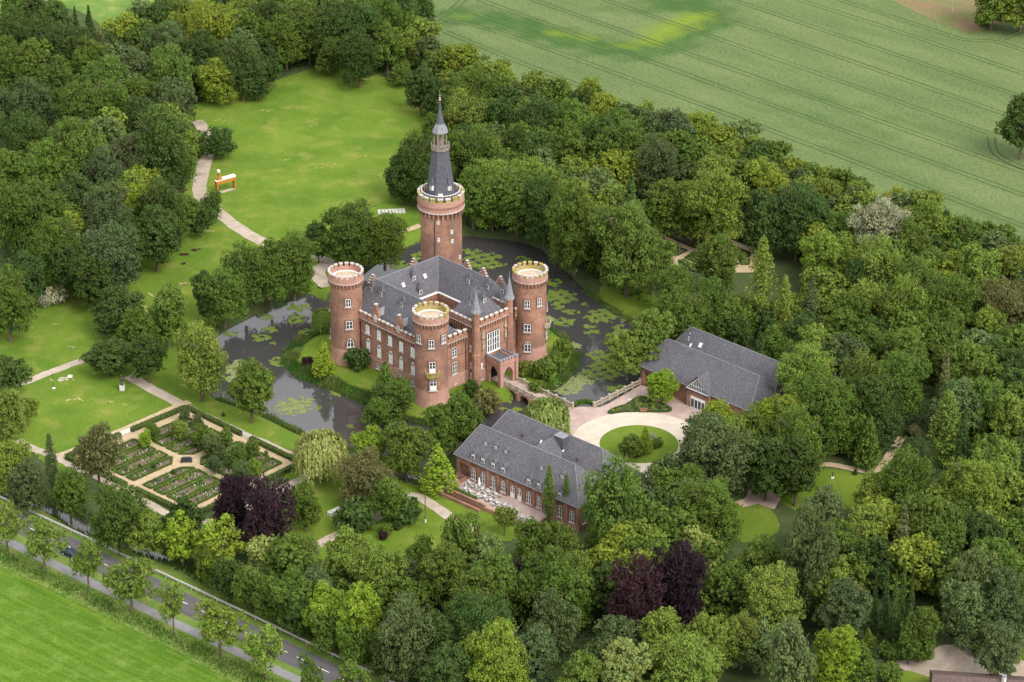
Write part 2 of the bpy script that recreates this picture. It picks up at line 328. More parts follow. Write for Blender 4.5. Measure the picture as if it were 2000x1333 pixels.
# roadside ground
sheet('roadside_verge',gp([(-60,945),(0,973),(800,1352),(820,1420),(380,1420),(-60,1150)],0),.012,M['verge'])
sheet('meadow',gp([(-60,1070),(0,1106),(220,1210),(330,1265),(460,1335),(600,1420),(-60,1450)],0),.028,M['meadow'])
road_l=[(-60,997),(56,1053),(307,1175),(562,1298),(760,1393)]; road_u=[(-60,953),(56,1009),(307,1131),(562,1254),(760,1349)]
sheet('road',gp(road_u)+gp(road_l)[::-1],.032,M['asphalt'])
sheet('cycle_path',gp([(-60,1013),(22,1053),(112,1097),(307,1193),(562,1311),(760,1404)])+gp([(-60,1030),(22,1070),(112,1114),(307,1210),(562,1328),(760,1421)])[::-1],.032,M['cyclepath'])
mb=MB()
mid=[((a[0]+b[0])/2,(a[1]+b[1])/2) for a,b in zip(gp(road_u),gp(road_l))]
A0,A1=Vector(mid[0]),Vector(mid[-1]); L=(A1-A0).length; d=(A1-A0).normalized(); s=2.
while s<L-3: strip([A0+d*s,A0+d*(s+3)],.16,.038,mb); s+=5.4
tag(mb.build('lane_markings',M['white']),kind='structure')

# ---------------------------------------------------------------- crop field
fpoly=gp([(700,-140),(846,0),(800,40),(790,75),(860,110),(960,150),(1060,185),(1200,230),(1350,265),(1480,300),(1600,350),(1750,400),(1880,455),(1980,490),(2100,560),(2300,400),(2300,-140)],0)
xs=np.arange(-40,200.1,.75)
P=np.array(fpoly); x0,y0=P.min(0);x1,y1=P.max(0); xs=np.arange(x0,min(x1,230)+1,.5); ys=np.arange(y0,min(y1,330)+1,.5); A,B=np.meshgrid(xs,ys)
cx,cy=A[:-1,:-1]+.25,B[:-1,:-1]+.25; keep=inpoly(cx,cy,fpoly); n=len(xs); i,j=np.meshgrid(np.arange(len(xs)-1),np.arange(len(ys)-1)); a=(j*n+i)[keep]; Fq=np.stack([a,a+1,a+n+1,a+n],-1)
def dl(pts,closed=False): return polydist(A,B,gp(pts),closed)
def blob(d,w,soft): return np.clip((w+soft-d)/(2*soft),0,1)
wig=np.sin(A*.7+B*.3)*1.0+np.sin(A*.31-B*.53)*1.4+RNG.normal(0,.5,A.shape)
d1=dl([(900,32),(1000,45),(1080,72),(1160,90),(1240,100),(1300,85),(1350,60),(1390,35),(1360,12),(1300,8)])+wig
c_r=blob(d1+RNG.normal(0,.8,A.shape),7,3.2)*1.0
d2=np.minimum(np.minimum(dl([(1085,66),(1130,72),(1150,76)])-0,dl([(1270,80),(1300,62),(1330,48),(1360,35)])-3.5),dl([(1195,88),(1260,98)])+1.2)+wig*.7
d2=np.minimum(d2,dl([(895,32),(912,34)])+1.)
c_g=blob(d2+RNG.normal(0,.9,A.shape),.9,3.4)*.8
c_b=np.zeros_like(A)
# softer rows between the tramlines
for q,wd,st in (([(1500,165),(1700,215),(1830,260)],2,.5),([(1500,205),(1730,265)],3,.4),([(1540,250),(1700,290)],2,.4),([(1400,215),(1560,260)],3,.3),([(1180,20),(1290,22)],2,.7),([(1620,285),(1980,440)],3,.35)):
    c_r=np.maximum(c_r,blob(dl(q)+wig*.8,wd,3)*st)
V=np.stack([A,B,np.full(A.shape,.03)],-1).reshape(-1,3); T=np.stack([c_r,c_g,c_b],-1).reshape(-1,3); u,inv=np.unique(Fq,return_inverse=True)
o=npmesh('crop_field',V[u],inv.reshape(-1,4),M['field'],T[u],colorname='crop'); tag(o,kind='structure')
mb=MB()
def tram(pts,sep=1.9):
    w=gp(pts,0,6,False); n=len(w)
    for sg in(-1,1):
        q=[]
        for i,p in enumerate(w):
            a=Vector(w[max(i-1,0)]);b=Vector(w[min(i+1,n-1)]);dd=(b-a).normalized(); q.append((p[0]-dd.y*sep/2*sg+random.uniform(-.04,.04),p[1]+dd.x*sep/2*sg+random.uniform(-.04,.04)))
        strip(q,[random.uniform(.38,.6) for _ in q],.045,mb)
for t_ in ([(1000,116),(1330,246)],[(868,62),(1000,116)],[(836,45),(880,22),(905,0),(930,-20)],[(868,40),(1000,72),(1500,253),(2010,446)],[(920,-6),(1500,203),(2010,385)],[(1040,0),(1500,160),(2010,340)],
  [(1180,0),(1500,110),(1935,262)],[(1935,268),(1945,300),(1990,325),(2020,335)],[(1295,0),(1560,85),(2010,240)],[(1430,0),(1985,186)],[(1560,0),(1760,64),(2010,148)],[(1640,0),(1800,52),(1880,77),(1945,82),(2010,103)],
  [(1955,78),(1985,66),(2020,52)],[(1595,338),(2010,505)],[(800,62),(836,45),(846,58)],[(833,60),(848,50),(868,40)]):
    tram(t_)
tag(mb.build('tramlines',mat('wheel ruts',(.040,.070,.025),(.068,.10,.036),1.2,.95)),kind='structure')
sheet('brown_plot',gp([(1690,-30),(1730,-5),(1790,25),(1850,50),(1905,66),(1935,50),(1970,42),(2080,0),(2080,-60),(1690,-60)],0,3),.06,M['heath'])
# ---------------------------------------------------------------- paths and yards
path('lawn_path',[(385,236),(402,262),(404,300),(392,350),(392,385),(425,415),(480,455),(530,480),(600,500),(640,512),(622,528),(625,545),(640,560)],3.6,.05,M['pinkgravel'])
path('lawn_path_branch',[(820,440),(790,452),(740,462),(690,490)],2.0,.05,M['sand'])
path('north_path',[(-20,760),(45,748),(100,727),(165,703),(230,680),(300,640)],2.4,.05,M['pinkgravel'])
path('moat_path',[(250,735),(310,768),(400,815),(480,852),(560,888),(610,915)],2.9,.05,M['pinkgravel'])
path('west_path',[(35,860),(60,875),(110,893),(150,915),(200,935),(290,985),(340,1010),(400,1020),(470,1000),(560,950),(610,925)],2.2,.05,M['pinkgravel'])
path('garden_path',[(112,893),(220,850),(300,815),(370,785)],2.2,.054,M['sand'])
path('south_path',[(600,1075),(660,1045),(740,1008),(785,975),(815,970),(850,990),(890,1018),(930,1035)],2.6,.05,M['pinkgravel'])
path('east_path',[(1440,985),(1480,968),(1505,950),(1563,919),(1608,908),(1640,911),(1685,920),(1715,917),(1745,880),(1760,855)],1.9,.05,M['sand'])
sheet('east_yard',gp([(1462,958),(1500,958),(1526,973),(1512,996),(1480,985),(1450,992)]),.06,M['paving'])
sheet('east_lawn',gp([(1512,962),(1563,930),(1608,916),(1650,920),(1700,930),(1740,930),(1700,975),(1600,1010),(1540,990)],0,3),.044,M['lawn2'])
sheet('shaded_lawn',gp([(1440,990),(1480,986),(1510,1000),(1520,1040),(1450,1060),(1420,1010)],0,3),.044,M['lawn2'])
sheet('gravel_yard',gp([(1715,1290),(1770,1290),(1815,1278),(1835,1262),(1890,1260),(1940,1268),(2010,1296),(2080,1330),(2060,1420),(1850,1420),(1770,1312)],0,3),.05,M['pinkgravel'])
sheet('yard_lawn',gp([(1752,1313),(1800,1318),(1850,1345),(1820,1400),(1740,1370)],0,2),.058,M['lawn2'])
for x,y,r in((1720,470,1),):
    pass
# entrance court
sheet('entrance_paving',gp([(1046,782),(1119,797),(1135,795),(1172,796),(1190,788),(1252,752),(1300,768),(1385,800),(1400,830),(1335,840),(1250,850),(1150,870),(1108,845),(1080,812)]),.05,M['paving'])
cc=G(1248,868); ring=[(cc.x+14.8*math.cos(t*math.pi/36),cc.y+14.6*math.sin(t*math.pi/36)) for t in range(72)]
sheet('gravel_circle',ring,.06,M['cream'])
sheet('gravel_exit',gp([(1270,905),(1310,900),(1330,925),(1300,940),(1270,935)]),.064,M['cream'])
ring=[(cc.x+8.5*math.cos(t*math.pi/36),cc.y+8.5*math.sin(t*math.pi/36)) for t in range(72)]
sheet('circle_lawn',ring,.08,M['lawn2'])
for k,q in enumerate(([(178,1196)],)): pass
worn=[(1600-1195+14,1252-995,16,4),(432,238,10,5),(109,635,6,5),(60,640,10,3),(108,633,8,4),(140,680,13,4),(550,212,1,1),(705,158,20,5),(675,172,12,3),(520,215,10,4),(655,322,10,3),(560,312,8,2),(630,330,12,3),(713,305,8,2),(820,222,4,2),(222,785,14,3),(240,790,8,2),(140,742,8,3),(150,780,14,4),(300,615,16,5),(280,600,26,5),(330,575,24,4),(370,555,20,3),(392,246,9,5),(408,452,14,3),(255,550,14,3)]
mb=MB()
for x,y,rx,ry in worn:
    for k in range(5):
        c=G(x+random.gauss(0,rx*.5),y+random.gauss(0,ry*.4)); n=9; a0=R(random.choice((38,42,-48,40))); ax=rx/8.3*random.uniform(.25,.6); ay=ax*random.uniform(.2,.4)
        pts=[]
        for i in range(n):
            t=2*math.pi*i/n; r=random.uniform(.6,1.2); u_,v_=ax*r*math.cos(t),ay*r*math.sin(t); pts.append((c.x+u_*math.cos(a0)-v_*math.sin(a0),c.y+u_*math.sin(a0)+v_*math.cos(a0),.044))
        mb.face(pts)
tag(mb.build('worn_turf',M['worn']),kind='structure')
mb=MB()
for x,y,rx,ry in((380,489,13,4),(360,497,15,4),(357,515,7,3),(390,487,4,2)):
    for k in range(5):
        c=G(x+random.gauss(0,rx*.4),y+random.gauss(0,ry*.3)); n=9; mb.face([(c.x+rx/8.3*.6*random.uniform(.5,1.1)*math.cos(2*math.pi*i/n),c.y+ry/3.8*.6*random.uniform(.5,1.1)*math.sin(2*math.pi*i/n),.06+k*.004) for i in range(n)])
tag(mb.build('boggy_puddles',M['bog']),kind='structure')
# ================================================================= CASTLE
def window(fr,s,z,w,h,parent,style='sash',arch=False,off=.0,sill=True,hood=True,label=None):
    """white window proud of the wall: frame, glass or blind, bars, stone sill, brick hood"""
    mb=MB(); Mx=fr.M; o=off
    def outline(w_,h_,zb,top):     # polygon in s,z
        pts=[(s-w_/2,zb),(s+w_/2,zb),(s+w_/2,zb+h_)]
        if arch:
            r=w_; pts=[(s-w_/2,zb),(s+w_/2,zb)]
            for i in range(6): a=math.radians(60*i/5); pts.append((s-w_/2+r*math.cos(a)*1.0,zb+h_-r*.87+r*math.sin(a)))
            for i in range(4,-1,-1): a=math.radians(60*i/5); pts.append((s+w_/2-r*math.cos(a),zb+h_-r*.87+r*math.sin(a)))
        else: pts.append((s-w_/2,zb+h_))
        return pts
    def plate(pts,o0,o1):
        n=len(pts); vs_=[fr.at(a,oo,b) for oo in(o0,o1) for a,b in pts]
        mb.add(vs_,[tuple(range(n)),tuple(range(n,2*n))[::-1]]+[(i,i+n,(i+1)%n+n,(i+1)%n) for i in range(n)])
    mb.cur=3; plate(outline(w+.5,h+.32,z-.05,1),o-.3,o+.05) if hood else None
    mb.cur=0; plate(outline(w,h,z,1),o-.3,o+.09)
    mb.cur=0 if style=='blind' else 1
    if style=='blind':
        plate(outline(w-.24,h-.24,z+.12,1),o,o+.10)
        mb.cur=4; mb.box(s-.035,s+.035,o+.1,o+.115,z+.15,z+h-.3,Mx)
        for k in(.33,.62): mb.box(s-w/2+.12,s+w/2-.12,o+.1,o+.114,z+h*k,z+h*k+.06,Mx)
        if arch:
            mb.cur=1; mb.box(s-w/2+.2,s-.1,o+.1,o+.117,z+h*.72,z+h*.84,Mx); mb.box(s+.1,s+w/2-.2,o+.1,o+.117,z+h*.72,z+h*.84,Mx)
    else:
        plate(outline(w-.2,h-.2,z+.1,1),o,o+.10)
        mb.cur=0; mb.box(s-.07,s+.07,o+.1,o+.14,z+.1,z+h-.25,Mx)
        nr=max(2,int(h/.75))
        for k in range(1,nr): mb.box(s-w/2+.1,s+w/2-.1,o+.1,o+.13,z+h*k/nr-.035,z+h*k/nr+.035,Mx)
        if style=='door': mb.box(s-w/2+.1,s+w/2-.1,o+.1,o+.135,z+.1,z+h*.4,Mx)
    if sill: mb.cur=2; mb.box(s-w/2-.25,s+w/2+.25,o-.2,o+.26,z-.26,z-.06,Mx)
    ob=mb.build('window',[M['white'],M['glass'],M['cap'],M['brick_dark'],M['lead']],parent)
    if label: ob['label']=label
    return ob
def merlons_line(mb,fr,s0,s1,o0,o1,z,h=.85,pitch=1.45,frac=.6,capm=1):
    n=max(1,round((s1-s0)/pitch)); p=(s1-s0)/n
    for i in range(n):
        a=s0+p*(i+.5-frac/2); b=a+p*frac
        mb.cur=0; mb.box(a,b,o0,o1,z,z+h,fr.M)
        mb.cur=capm; 
        vs_=[fr.at(a-.06,o1+.09,z+h),fr.at(b+.06,o1+.09,z+h),fr.at(b+.06,o0-.09,z+h),fr.at(a-.06,o0-.09,z+h)]
        vs_+=[fr.at(a-.06,o1+.05,z+h+.12),fr.at(b+.06,o1+.05,z+h+.12),fr.at(b+.06,(o0+o1)/2-.1,z+h+.34),fr.at(a-.06,(o0+o1)/2-.1,z+h+.34)]
        vs_+=[fr.at(a-.06,o0-.05,z+h+.12),fr.at(b+.06,o0-.05,z+h+.12)]
        mb.add(vs_,[(0,1,5,4),(4,5,6,7),(7,6,9,8),(8,9,2,3),(0,4,7,8,3),(1,2,9,6,5)])
def parapet(mb,fr,s0,s1,z,oo=0.,h=1.0,corb=1.1,capm=1,mh=.8):
    """corbel arches, parapet wall and merlons; z = underside of the corbels"""
    mb.cur=2; mb.box(s0,s1,oo-.2,oo+.06,z,z+corb,fr.M)
    n=max(2,round((s1-s0)/.78)); p=(s1-s0)/n
    mb.cur=0
    for i in range(n+1):
        a=s0+p*i; mb.box(max(s0,a-.13),min(s1,a+.13),oo+.06,oo+.42,z+.15,z+corb,fr.M); 
        if i<n:
            for sg in(0,1):
                q=a if sg==0 else a+p; e=.24 if sg==0 else -.24
                vs_=[fr.at(x_,o_,z_) for o_ in(oo+.06,oo+.40) for x_,z_ in((q,z+corb),(q+e*1.25,z+corb),(q,z+corb-.45))]
                mb.add(vs_,[(0,1,2),(3,5,4),(0,3,4,1),(1,4,5,2),(2,5,3,0)])
    mb.box(s0,s1,oo-.05,oo+.5,z+corb,z+corb+h,fr.M)
    mb.cur=1; mb.box(s0,s1,oo+.5,oo+.56,z+corb+.12,z+corb+.26,fr.M)
    merlons_line(mb,fr,s0,s1,oo+.05,oo+.5,z+corb+h,mh,capm=capm)
castle=thing('castle','red brick moated castle with battlemented round towers and one tall spired tower','castle',tuple(G(858,698)))
FT,LT,RT=G(843.5,781),G(680,700),G(1035,698)
def corner_tower(c,label,mossy,wins,flare=True):
    TH=22.3; mb=MB(); r=3.66
    mb.cur=0; mb.lathe(c,[(4.15,-.6),(4.1,.1),(3.85,1.6),(3.72,4.0),(r,5.0),(r,TH-3.0)],48)
    body=mb.build('tower',[M['brick'],M['brick_light']],castle,False); body['label']=label
    for p in body.data.polygons:
        if max(body.data.vertices[v].co.z for v in p.vertices)<4.2: p.material_index=1
    mb=MB(); n=30; zc=TH-3.2
    mb.cur=2; mb.lathe(c,[(r+.03,zc-.1),(r+.03,zc+1.1)],48)
    mb.cur=0
    for i in range(n):
        a=2*math.pi*i/n; w=.13/ r
        mb.sector(c,r,r+.36,a-w*.5,a+w*.5,zc+.1,zc+1.0,1)
        for e in(1,-1):
            a2=a+e*2*math.pi/n*.30
            vs_=[(c[0]+q*math.cos(t),c[1]+q*math.sin(t),z_) for q in(r,r+.36) for t,z_ in((a,zc+1.0),(a2,zc+1.0),(a,zc+.55))]
            mb.add(vs_,[(0,1,2),(3,5,4),(0,3,4,1),(1,4,5,2),(2,5,3,0)])
    R1=r+.30; mb.cur=3
    mb.sector(c,R1-.5,R1,0,2*math.pi,zc+1.0,zc+2.3,48)
    mb.cur=1; mb.sector(c,R1,R1+.06,0,2*math.pi,zc+1.15,zc+1.3,48)
    nm=18
    for i in range(nm):
        a=2*math.pi*(i+.5)/nm; w=2*math.pi/nm*.30
        back=math.sin(a)>-.2
        mb.cur=4 if (mossy and (back or math.cos(a)>.4)) else 3; mb.sector(c,R1-.42,R1,a-w,a+w,zc+2.3,zc+3.02,2)
        mb.cur=4 if (mossy and math.cos(a)*(.6 if mossy==1 else -.6)+math.sin(a)>-.35 and random.random()<.75) else 1
        mb.sector(c,R1-.52,R1+.1,a-w*1.1,a+w*1.1,zc+3.02,zc+3.24,2)
    if mossy:
        mb.cur=4; mb.sector(c,R1-.53,R1-.5,0,2*math.pi,zc+1.5,zc+2.28,40)
    mb.build('battlement',[M['brick'],M['cap'],M['brick_dark'],M['brick_light'],M['moss']],castle)
    mb=MB(); mb.cur=0; mb.lathe(c,[(R1-.5,zc+1.35),(R1-.5,zc+1.42)],48); mb.cur=1; mb.sector(c,R1-.95,R1-.62,.15*math.pi,1.1*math.pi,zc+1.42,zc+1.58,24)
    mb.cur=2; mb.lathe(c,[(.35,zc+1.42),(.3,zc+1.6)],10)
    mb.build('tower_deck',[M['deck'],M['white'],M['cap']],castle)
    for az,z,w,h,st,arch in wins:
        a=R(az); n_=Vector((math.cos(a),math.sin(a),0)); fr=Frame(Vector(c)+n_*r,Vector((-n_.y,n_.x,0)),n_)
        window(fr,0,z,w,h,body,st,arch,off=.1 if w<1.3 else .16)
    return body,r
def azpx(c,x,r=3.66): # azimuth on a tower that shows at picture x (front side)
    px0=PX((c.x,c.y,10))[0]; t=max(-.98,min(.98,(x-px0)/(r*8.35))); return -90+math.degrees(math.asin(t))
zL=lambda y,c: zat(Vector((c.x,c.y-3.6,0)),y)
corner_tower(LT,'round brick tower at the west corner, left of the long facade',0,[(azpx(LT,682.5),zL(599,LT),1.15,1.9,'sash',False),(azpx(LT,683.5),zL(642,LT),1.5,1.9,'sash',False),(azpx(LT,684.5),zL(677,LT),1.5,2.2,'sash',True),(178,12.5,1.2,1.9,'sash',False),(178,5.6,1.2,2,'sash',True)])
zF=zL
t1,_=corner_tower(FT,'round brick tower with yellow mossy battlements at the near corner',1,[(azpx(FT,844),zL(679.5,FT),1.15,1.9,'sash',False),(azpx(FT,821.5),zL(673,FT),1.1,1.9,'sash',False),(azpx(FT,865),zL(674,FT),1.1,1.9,'sash',False),(azpx(FT,845),zL(728,FT),1.35,2.7,'door',False),(azpx(FT,846),zL(762,FT),1.5,2.9,'door',True)])
corner_tower(RT,'round brick tower right of the gatehouse, with a small side balcony',2,[(azpx(RT,1030),zL(602,RT),1.15,1.9,'sash',False),(azpx(RT,1052),zL(599.5,RT),1.0,1.9,'sash',False),(azpx(RT,1030.5),zL(648,RT),1.5,1.9,'sash',False),(azpx(RT,1031),zL(686,RT),1.5,2.6,'sash',True),(0,12.2,1.1,1.8,'sash',False),(-12,5.5,1.1,1.8,'sash',True)])
def balcony(c,az,z,name_parent):
    a=R(az); n_=Vector((math.cos(a),math.sin(a),0)); fr=Frame(Vector(c)+n_*3.62,Vector((-n_.y,n_.x,0)),n_); mb=MB()
    P=[(-1.5,0),(-1.1,1.0),(1.1,1.0),(1.5,0)]
    mb.prism(P,z-.25,z,fr.M); mb.prism([(a_*.7,b_*.7) for a_,b_ in P],z-.7,z-.25,fr.M); mb.prism([(a_*.4,b_*.4) for a_,b_ in P],z-1.1,z-.7,fr.M)
    for (x0,y0),(x1,y1) in zip(P[:-1],P[1:]):
        dd=Vector((x1-x0,y1-y0)); Ln=dd.length; k=max(2,int(Ln/.4))
        for i in range(k+1):
            q=(x0+dd.x*i/k,y0+dd.y*i/k); mb.box(q[0]-.07,q[0]+.07,q[1]-.07,q[1]+.07,z,z+.75,fr.M)
        p=fr.at(x0,y0,z+.82);q=fr.at(x1,y1,z+.82); mb.tube(p,q,.1)
        p=fr.at(x0,y0,z+.4);q=fr.at(x1,y1,z+.4); mb.tube(p,q,.05)
    for x0,y0 in P: mb.box(x0-.12,x0+.12,y0-.12,y0+.12,z,z+1.05,fr.M)
    mb.build('balcony',M['moss' if name_parent=='f' else 'stone'],castle)
balcony(FT,azpx(FT,845),zL(735,FT)+.25,'f'); balcony(RT,-8,zL(637,RT)-1.2,'r')
# curtain walls --------------------------------------------------
CT=Vector(G(858,692))
def wallframe(a,b,inset):
    d=(b-a); d.z=0; d.normalize(); n_=Vector((d.y,-d.x,0))
    if n_.dot(CT-a)>0: n_=-n_
    return Frame(a-n_*inset,d,n_),(b-a).length
BT=LT+RT-FT+Vector((-1.0,0,0))
wallbase=MB()
wf,wl=wallframe(LT,FT,.75)
mb=MB(); mb.cur=0; mb.box(2.5,wl-2.5,-.6,0,-.5,11.1,wf.M); mb.cur=1; mb.box(3,wl-3,0,.14,-.5,3.1,wf.M); mb.cur=2; mb.box(3,wl-3,0,.08,7.55,7.7,wf.M)
sw=mb.build('facade_wall',[M['brick'],M['brick_light'],M['brick_dark']],castle); sw['label']='long brick facade between the west tower and the near tower'
mb=MB(); parapet(mb,wf,2.2,wl-3.4,10.4); mb.build('battlement',[M['brick'],M['cap'],M['brick_dark']],castle)
def spx(fr,x,y,z=None): # s along the wall and height where picture point (x,y) meets the wall
    # intersect view ray with wall plane
    d=_fw*FPX+np.array([1,0,0])*(x-1000)+_up*(666.5-y); n_=np.array(fr.n); t=((np.array(fr.p)-_C)@n_)/(d@n_); p=_C+d*t
    return (p-np.array(fr.p))@np.array(fr.d), p[2]
for zx,zy in((426,695),(506,738),(585,778),(663,820),(743,860)):
    s_,z_=spx(wf,600+zx/3.6,450+(zy)/3.6); window(wf,s_,z_-1.1,1.25,2.35,sw,'blind')
for zx,zy in((431,805),(508,850),(589,893),(663,933),(745,973)):
    s_,z_=spx(wf,600+zx/3.6,450+(zy)/3.6); window(wf,s_,z_-1.45,1.25,3.1,sw,'blind',True,off=.14 if z_<4 else 0)
for zx,zy in((662,1045),(747,1095),(505,960)):
    s_,z_=spx(wf,600+zx/3.6,450+(zy)/3.6); window(wf,s_,max(.7,z_-.6),1.2,1.3,sw,'sash',off=.14)
# right wall, both sides of the gatehouse
rf,rl=wallframe(FT,RT,1.0)
mb=MB(); mb.cur=0; mb.box(2.5,rl-2.5,-.6,0,-.5,11.1,rf.M); mb.cur=1; mb.box(3,rl-3,0,.12,-.5,3.0,rf.M); mb.cur=2; mb.box(3,rl-3,0,.08,7.55,7.7,rf.M)
rw=mb.build('facade_wall',[M['brick'],M['brick_light'],M['brick_dark']],castle); rw['label']='short brick facade beside the gatehouse'
for zx,zy,h,st,ar in((1032,858,2.3,'sash',0),(1036,968,2.9,'sash',0),(1042,1080,1.3,'sash',0)):
    s_,z_=spx(rf,600+zx/3.6,450+zy/3.6); window(rf,s_,z_-h/2,1.3,h,rw,st,bool(ar))
# hidden back walls
bf,bl=wallframe(LT,BT,1.0); cf,cl=wallframe(RT,BT,1.0)
mb=MB(); mb.box(2,bl,-.6,0,-.5,12,bf.M); mb.box(2,cl,-.6,0.002,-.5,12.02,cf.M); bw=mb.build('rear_wall',M['brick'],castle)
for k in range(4):
    for z_,h_ in((8.4,2.3),(4.2,3)): window(bf,6+k*5,z_,1.3,h_,bw,'sash'); window(cf,6+k*5,z_,1.3,h_,bw,'sash')
# gatehouse --------------------------------------------------------
g0,_=spx(rf,923,700); gd=rf.d; gn=rf.n
T1=G(930.5,750); T2=G(995,721.5)
gf=Frame(T1,(T2-T1)); 
if gf.n.dot(CT-T1)>0: gf.n=-gf.n
gf=Frame(T1,(T2-T1),gf.n); gw=(T2-T1).length; GH=15.0
mb=MB(); mb.cur=0; mb.box(-.3,gw+.3,-9.3,0,-.5,GH-.9,gf.M); mb.cur=1; mb.box(-.3,gw+.3,0,.1,-.5,3,gf.M); mb.cur=2; mb.box(.8,gw-.8,0,.07,7.5,7.65,gf.M)
gh=mb.build('gatehouse',[M['brick'],M['brick_light'],M['brick_dark']],castle); gh['label']='square gatehouse block with two slim corner turrets'
mb=MB(); parapet(mb,gf,.6,gw-.6,GH-2.2,corb=1.2,h=.9); 
ls=Frame(gf.at(-.3,0,0),-gf.n,-gf.d); parapet(mb,ls,.5,9.3,GH-2.2,corb=1.2,h=.9)
rs=Frame(gf.at(gw+.3,0,0),-gf.n,gf.d); parapet(mb,rs,.5,9.3,GH-2.2,corb=1.2,h=.9)
mb.build('battlement',[M['brick'],M['cap'],M['brick_dark']],castle)
for s0,s1 in((2.5,spx(rf,911,700)[0]),(spx(rf,1003,640)[0],rl-3.4)):
    mb=MB(); parapet(mb,rf,s0,s1,10.4); mb.build('battlement',[M['brick'],M['cap'],M['brick_dark']],castle)
for tp in(T1,T2):
    mb=MB(); c=tp; mb.cur=0; mb.lathe(c,[(1.05,-.5),(1.0,7.4),(.88,7.7),(.86,18.1)],8,R(22)); mb.cur=1; mb.lathe(c,[(1.0,17.6),(1.05,17.9),(1.0,18.15)],8,R(22))
    tu=mb.build('turret',[M['brick'],M['stone']],castle)
    mb=MB(); mb.lathe(c,[(1.25,18.0),(.95,18.7),(.62,20.3),(.05,23.3)],8,R(22)); mb.tube(c+Vector((0,0,23.2)),c+Vector((0,0,24.4)),.06); mb.build('turret_cap',M['lead'],tu)
# great window, niches and slit windows on the gate front
s_,z_=spx(gf,962.3,666); mb=MB(); w_,h_=3.6,4.7
mb.cur=3; mb.box(s_-w_/2-.35,s_+w_/2+.35,-.2,.06,z_-h_/2-.1,z_+h_/2+.4,gf.M); mb.cur=1; mb.box(s_-w_/2,s_+w_/2,-.2,.1,z_-h_/2,z_+h_/2,gf.M); mb.cur=0
for k in range(6): a=s_-w_/2+w_*k/5; mb.box(a-.1,a+.1,.1,.22,z_-h_/2,z_+h_/2,gf.M)
for k in range(4):
    b=z_-h_/2+h_*k/3
    for q in range(5): a=s_-w_/2+w_*(q+.5)/5; mb.box(a-.16,a+.16,.1,.17,b-.05,b+.05,gf.M)
mb.box(s_-w_/2-.25,s_+w_/2+.25,.1,.35,z_-h_/2-.25,z_-h_/2,gf.M)
mb.build('window',[M['white'],M['glass'],M['cap'],M['brick_dark']],gh)['label']='large five light window over the gate'
for px_,py_ in((941.8,668),(985.5,645)):
    s_,z_=spx(gf,px_,py_+4); mb=MB()
    mb.cur=0; mb.lathe(gf.at(s_,.3,z_-1.6),[(.1,0),(.3,.5),(.33,.7)],8)
    prof=[(.22,.7),(.27,1.1),(.2,1.6),(.24,2.0),(.1,2.2),(.13,2.35),(.11,2.5),(.02,2.6)]
    mb.lathe(gf.at(s_,.35,z_-1.6),prof,10)
    mb.cur=0; mb.prism([(-.35,0),(.35,0),(.35,.55),(-.35,.55)],0,.3,Matrix.Translation(gf.at(s_,0,z_+1.5))@gf.M.to_3x3().to_4x4()); mb.lathe(gf.at(s_,.28,z_+1.8),[(.3,0),(.2,.7),(.03,2.1)],6)
    mb.build('canopied_statue',[M['stone']],gh)
for px_,py_ in((1150,830),(1152,950),(1153,1022)):
    s_,z_=spx(ls,600+px_/3.6,450+py_/3.6); window(ls,s_,z_-.7,.45,1.4,gh,'blind',hood=False)
for px_,py_ in((1227,952),(1227,1025)):
    s_,z_=spx(gf,600+px_/3.6,450+py_/3.6); window(gf,s_,z_-.7,.5,1.3,gh,'blind',hood=False)
# gatehouse roof
mb=MB(); e=GH-.6; zr=GH+4.6
def gp_(s,o,z): return gf.at(s,o,z)
c4=[gp_(.3,-.4,e),gp_(gw-.3,-.4,e),gp_(gw-.3,-8.9,e),gp_(.3,-8.9,e)]; r2=[gp_(gw/2-.9,-4.6,zr),gp_(gw/2+.9,-4.6,zr)]
r2=[gp_(gw/2,-3.4,zr),gp_(gw/2,-6.4,zr)]
mb.face([c4[0],c4[1],r2[0]]); mb.face([c4[1],c4[2],r2[1],r2[0]]); mb.face([c4[2],c4[3],r2[1]]); mb.face([c4[3],c4[0],r2[0],r2[1]]); mb.face(c4[::-1])
groof=mb.build('gatehouse_roof',M['slate'],castle)
mb=MB(); mb.tube(r2[0],r2[1],.09); mb.tube(r2[0],r2[0]+Vector((0,0,1.3)),.05); mb.build('ridge_capping',M['lead'],groof)
# small pointed dormers
def pt_dormer(p,n_,parent,h=1.9,w=.95):
    """p: foot of the little window, n_: outward horizontal direction"""
    fr=Frame(p,Vector((-n_.y,n_.x,0)),n_); z=p.z; mb=MB()
    mb.cur=0; mb.box(-w/2,w/2,-1.4,0,z-.2,z+h*.62,fr.M)
    mb.cur=2; mb.box(-w/2+.04,w/2-.04,0,.05,z,z+h*.56,fr.M); mb.cur=1; mb.box(-w/2+.17,-.05,.05,.08,z+.12,z+h*.48,fr.M); mb.box(.05,w/2-.17,.05,.08,z+.12,z+h*.48,fr.M)
    mb.cur=0; ap=fr.at(0,-.45,z+h*1.55); b=[fr.at(-w/2-.13,.16,z+h*.58),fr.at(w/2+.13,.16,z+h*.58),fr.at(w/2+.13,-1.3,z+h*.58),fr.at(-w/2-.13,-1.3,z+h*.58)]
    for i in range(4): mb.face([b[i],b[(i+1)%4],ap])
    mb.face(b[::-1]); mb.tube(ap-Vector((0,0,.1)),ap+Vector((0,0,.5)),.03)
    return mb.build('dormer',[M['slate'],M['glass'],M['white']],parent)
